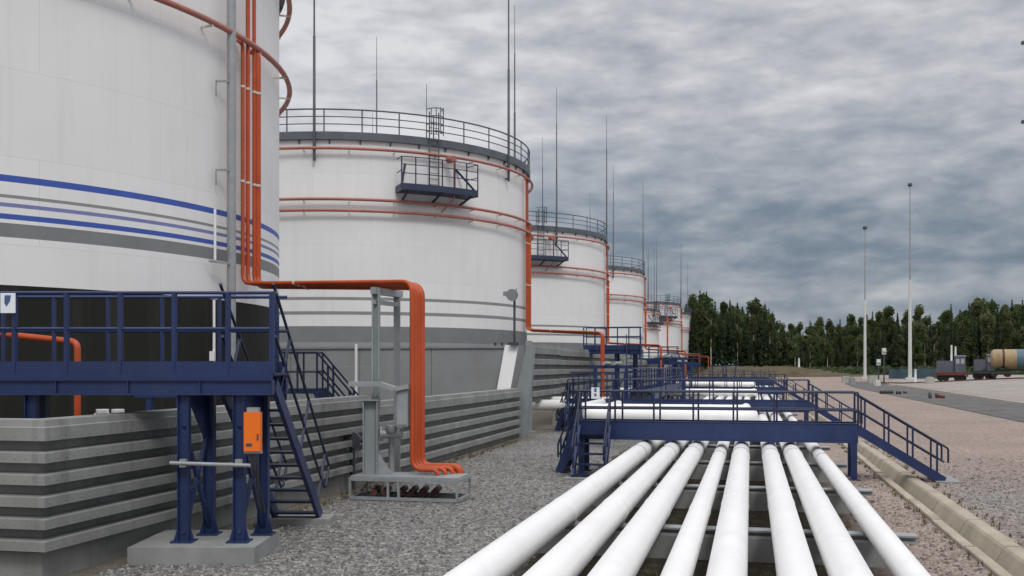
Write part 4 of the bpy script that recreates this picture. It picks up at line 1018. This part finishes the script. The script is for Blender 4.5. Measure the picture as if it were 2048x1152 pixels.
def dnoise(sx,sz,detail,rough,off,dist=0.0):
    mp=N(t,'ShaderNodeMapping'); mp.inputs['Scale'].default_value=(sx,sx,sz); mp.inputs['Location'].default_value=off; L.new(tc.outputs['Generated'],mp.inputs[0])
    n=N(t,'ShaderNodeTexNoise',ins={'Scale':1.0,'Detail':detail,'Roughness':rough,'Distortion':dist}); L.new(mp.outputs[0],n.inputs['Vector'])
    return mth('SUBTRACT',n.outputs[0],.5)
big=dnoise(3.2,8,3,.5,(3.1,0,1.7)); rolls=dnoise(13,44,5,.52,(0,2.2,.4),.15); puffs=dnoise(30,75,4,.52,(5,1,2))
detail=mth('ADD',mth('ADD',mth('MULTIPLY',big,.75),mth('MULTIPLY',rolls,.95)),mth('MULTIPLY',puffs,.5))
# overall brightness by elevation: dark bank low over the forest, lighter ceiling above
mr=N(t,'ShaderNodeValToRGB'); L.new(zc,mr.inputs[0]); e=mr.color_ramp.elements
st=[(.0,.38),(.04,.38),(.065,.42),(.095,.23),(.135,.29),(.185,.55),(.235,.70),(1,.82)]
while len(e)<len(st): e.new(.5)
for i,(p,v) in enumerate(st): e[i].position=p; e[i].color=(v,v,v,1)
# the dark bank is to the right, it fades to the left
side=mth('DIVIDE',sp.outputs[0],mth('MAXIMUM',sp.outputs[1],.05))
sl_=N(t,'ShaderNodeMapRange',ins={1:-.62,2:.05,3:.24,4:0.0}); L.new(side,sl_.inputs[0])
tone=mth('ADD',mth('ADD',mr.outputs[0],sl_.outputs[0]),mth('MULTIPLY',detail,.90))
cr=N(t,'ShaderNodeValToRGB'); L.new(tone,cr.inputs[0]); e=cr.color_ramp.elements
st=[(.0,(.108,.140,.188)),(.25,(.160,.196,.245)),(.5,(.285,.31,.345)),(.75,(.43,.437,.462)),(1,(.60,.60,.62))]
while len(e)<len(st): e.new(.5)
for i,(p,v) in enumerate(st): e[i].position=p; e[i].color=(*v,1)
up=N(t,'ShaderNodeMapRange',ins={1:.36,2:.85,3:1.0,4:2.3}); L.new(sp.outputs[2],up.inputs[0])
bg2=N(t,'ShaderNodeBackground'); L.new(cr.outputs[0],bg2.inputs[0]); L.new(up.outputs[0],bg2.inputs[1])
mx=N(t,'ShaderNodeMixShader',ins={0:.93}); L.new(bg1.outputs[0],mx.inputs[1]); L.new(bg2.outputs[0],mx.inputs[2])
out=N(t,'ShaderNodeOutputWorld'); L.new(mx.outputs[0],out.inputs[0])
sd=bpy.data.lights.new('sun','SUN'); sd.energy=.9; sd.angle=math.radians(14); sd.color=(1,.97,.93)
so=bpy.data.objects.new('sun',sd); COL.objects.link(so)
d=Vector((math.sin(SUN_AZ)*math.cos(SUN_EL),math.cos(SUN_AZ)*math.cos(SUN_EL),math.sin(SUN_EL)))
so.rotation_euler=d.to_track_quat('Z','Y').to_euler(); so.location=(0,0,60)

cd=bpy.data.cameras.new('camera'); cam=bpy.data.objects.new('camera',cd); COL.objects.link(cam); SC.camera=cam
cd.sensor_width=36; cd.lens=FPX/2048*36; cd.shift_y=(HOR-576)/2048; cd.clip_end=3000; cd.clip_start=.1
cam.location=(0,0,HC); cam.rotation_euler=(math.radians(90),0,PSI)
SC.view_settings.view_transform='Standard'; SC.view_settings.look='None'; SC.view_settings.exposure=.3; SC.view_settings.gamma=1
SC.render.resolution_x=1024; SC.render.resolution_y=576
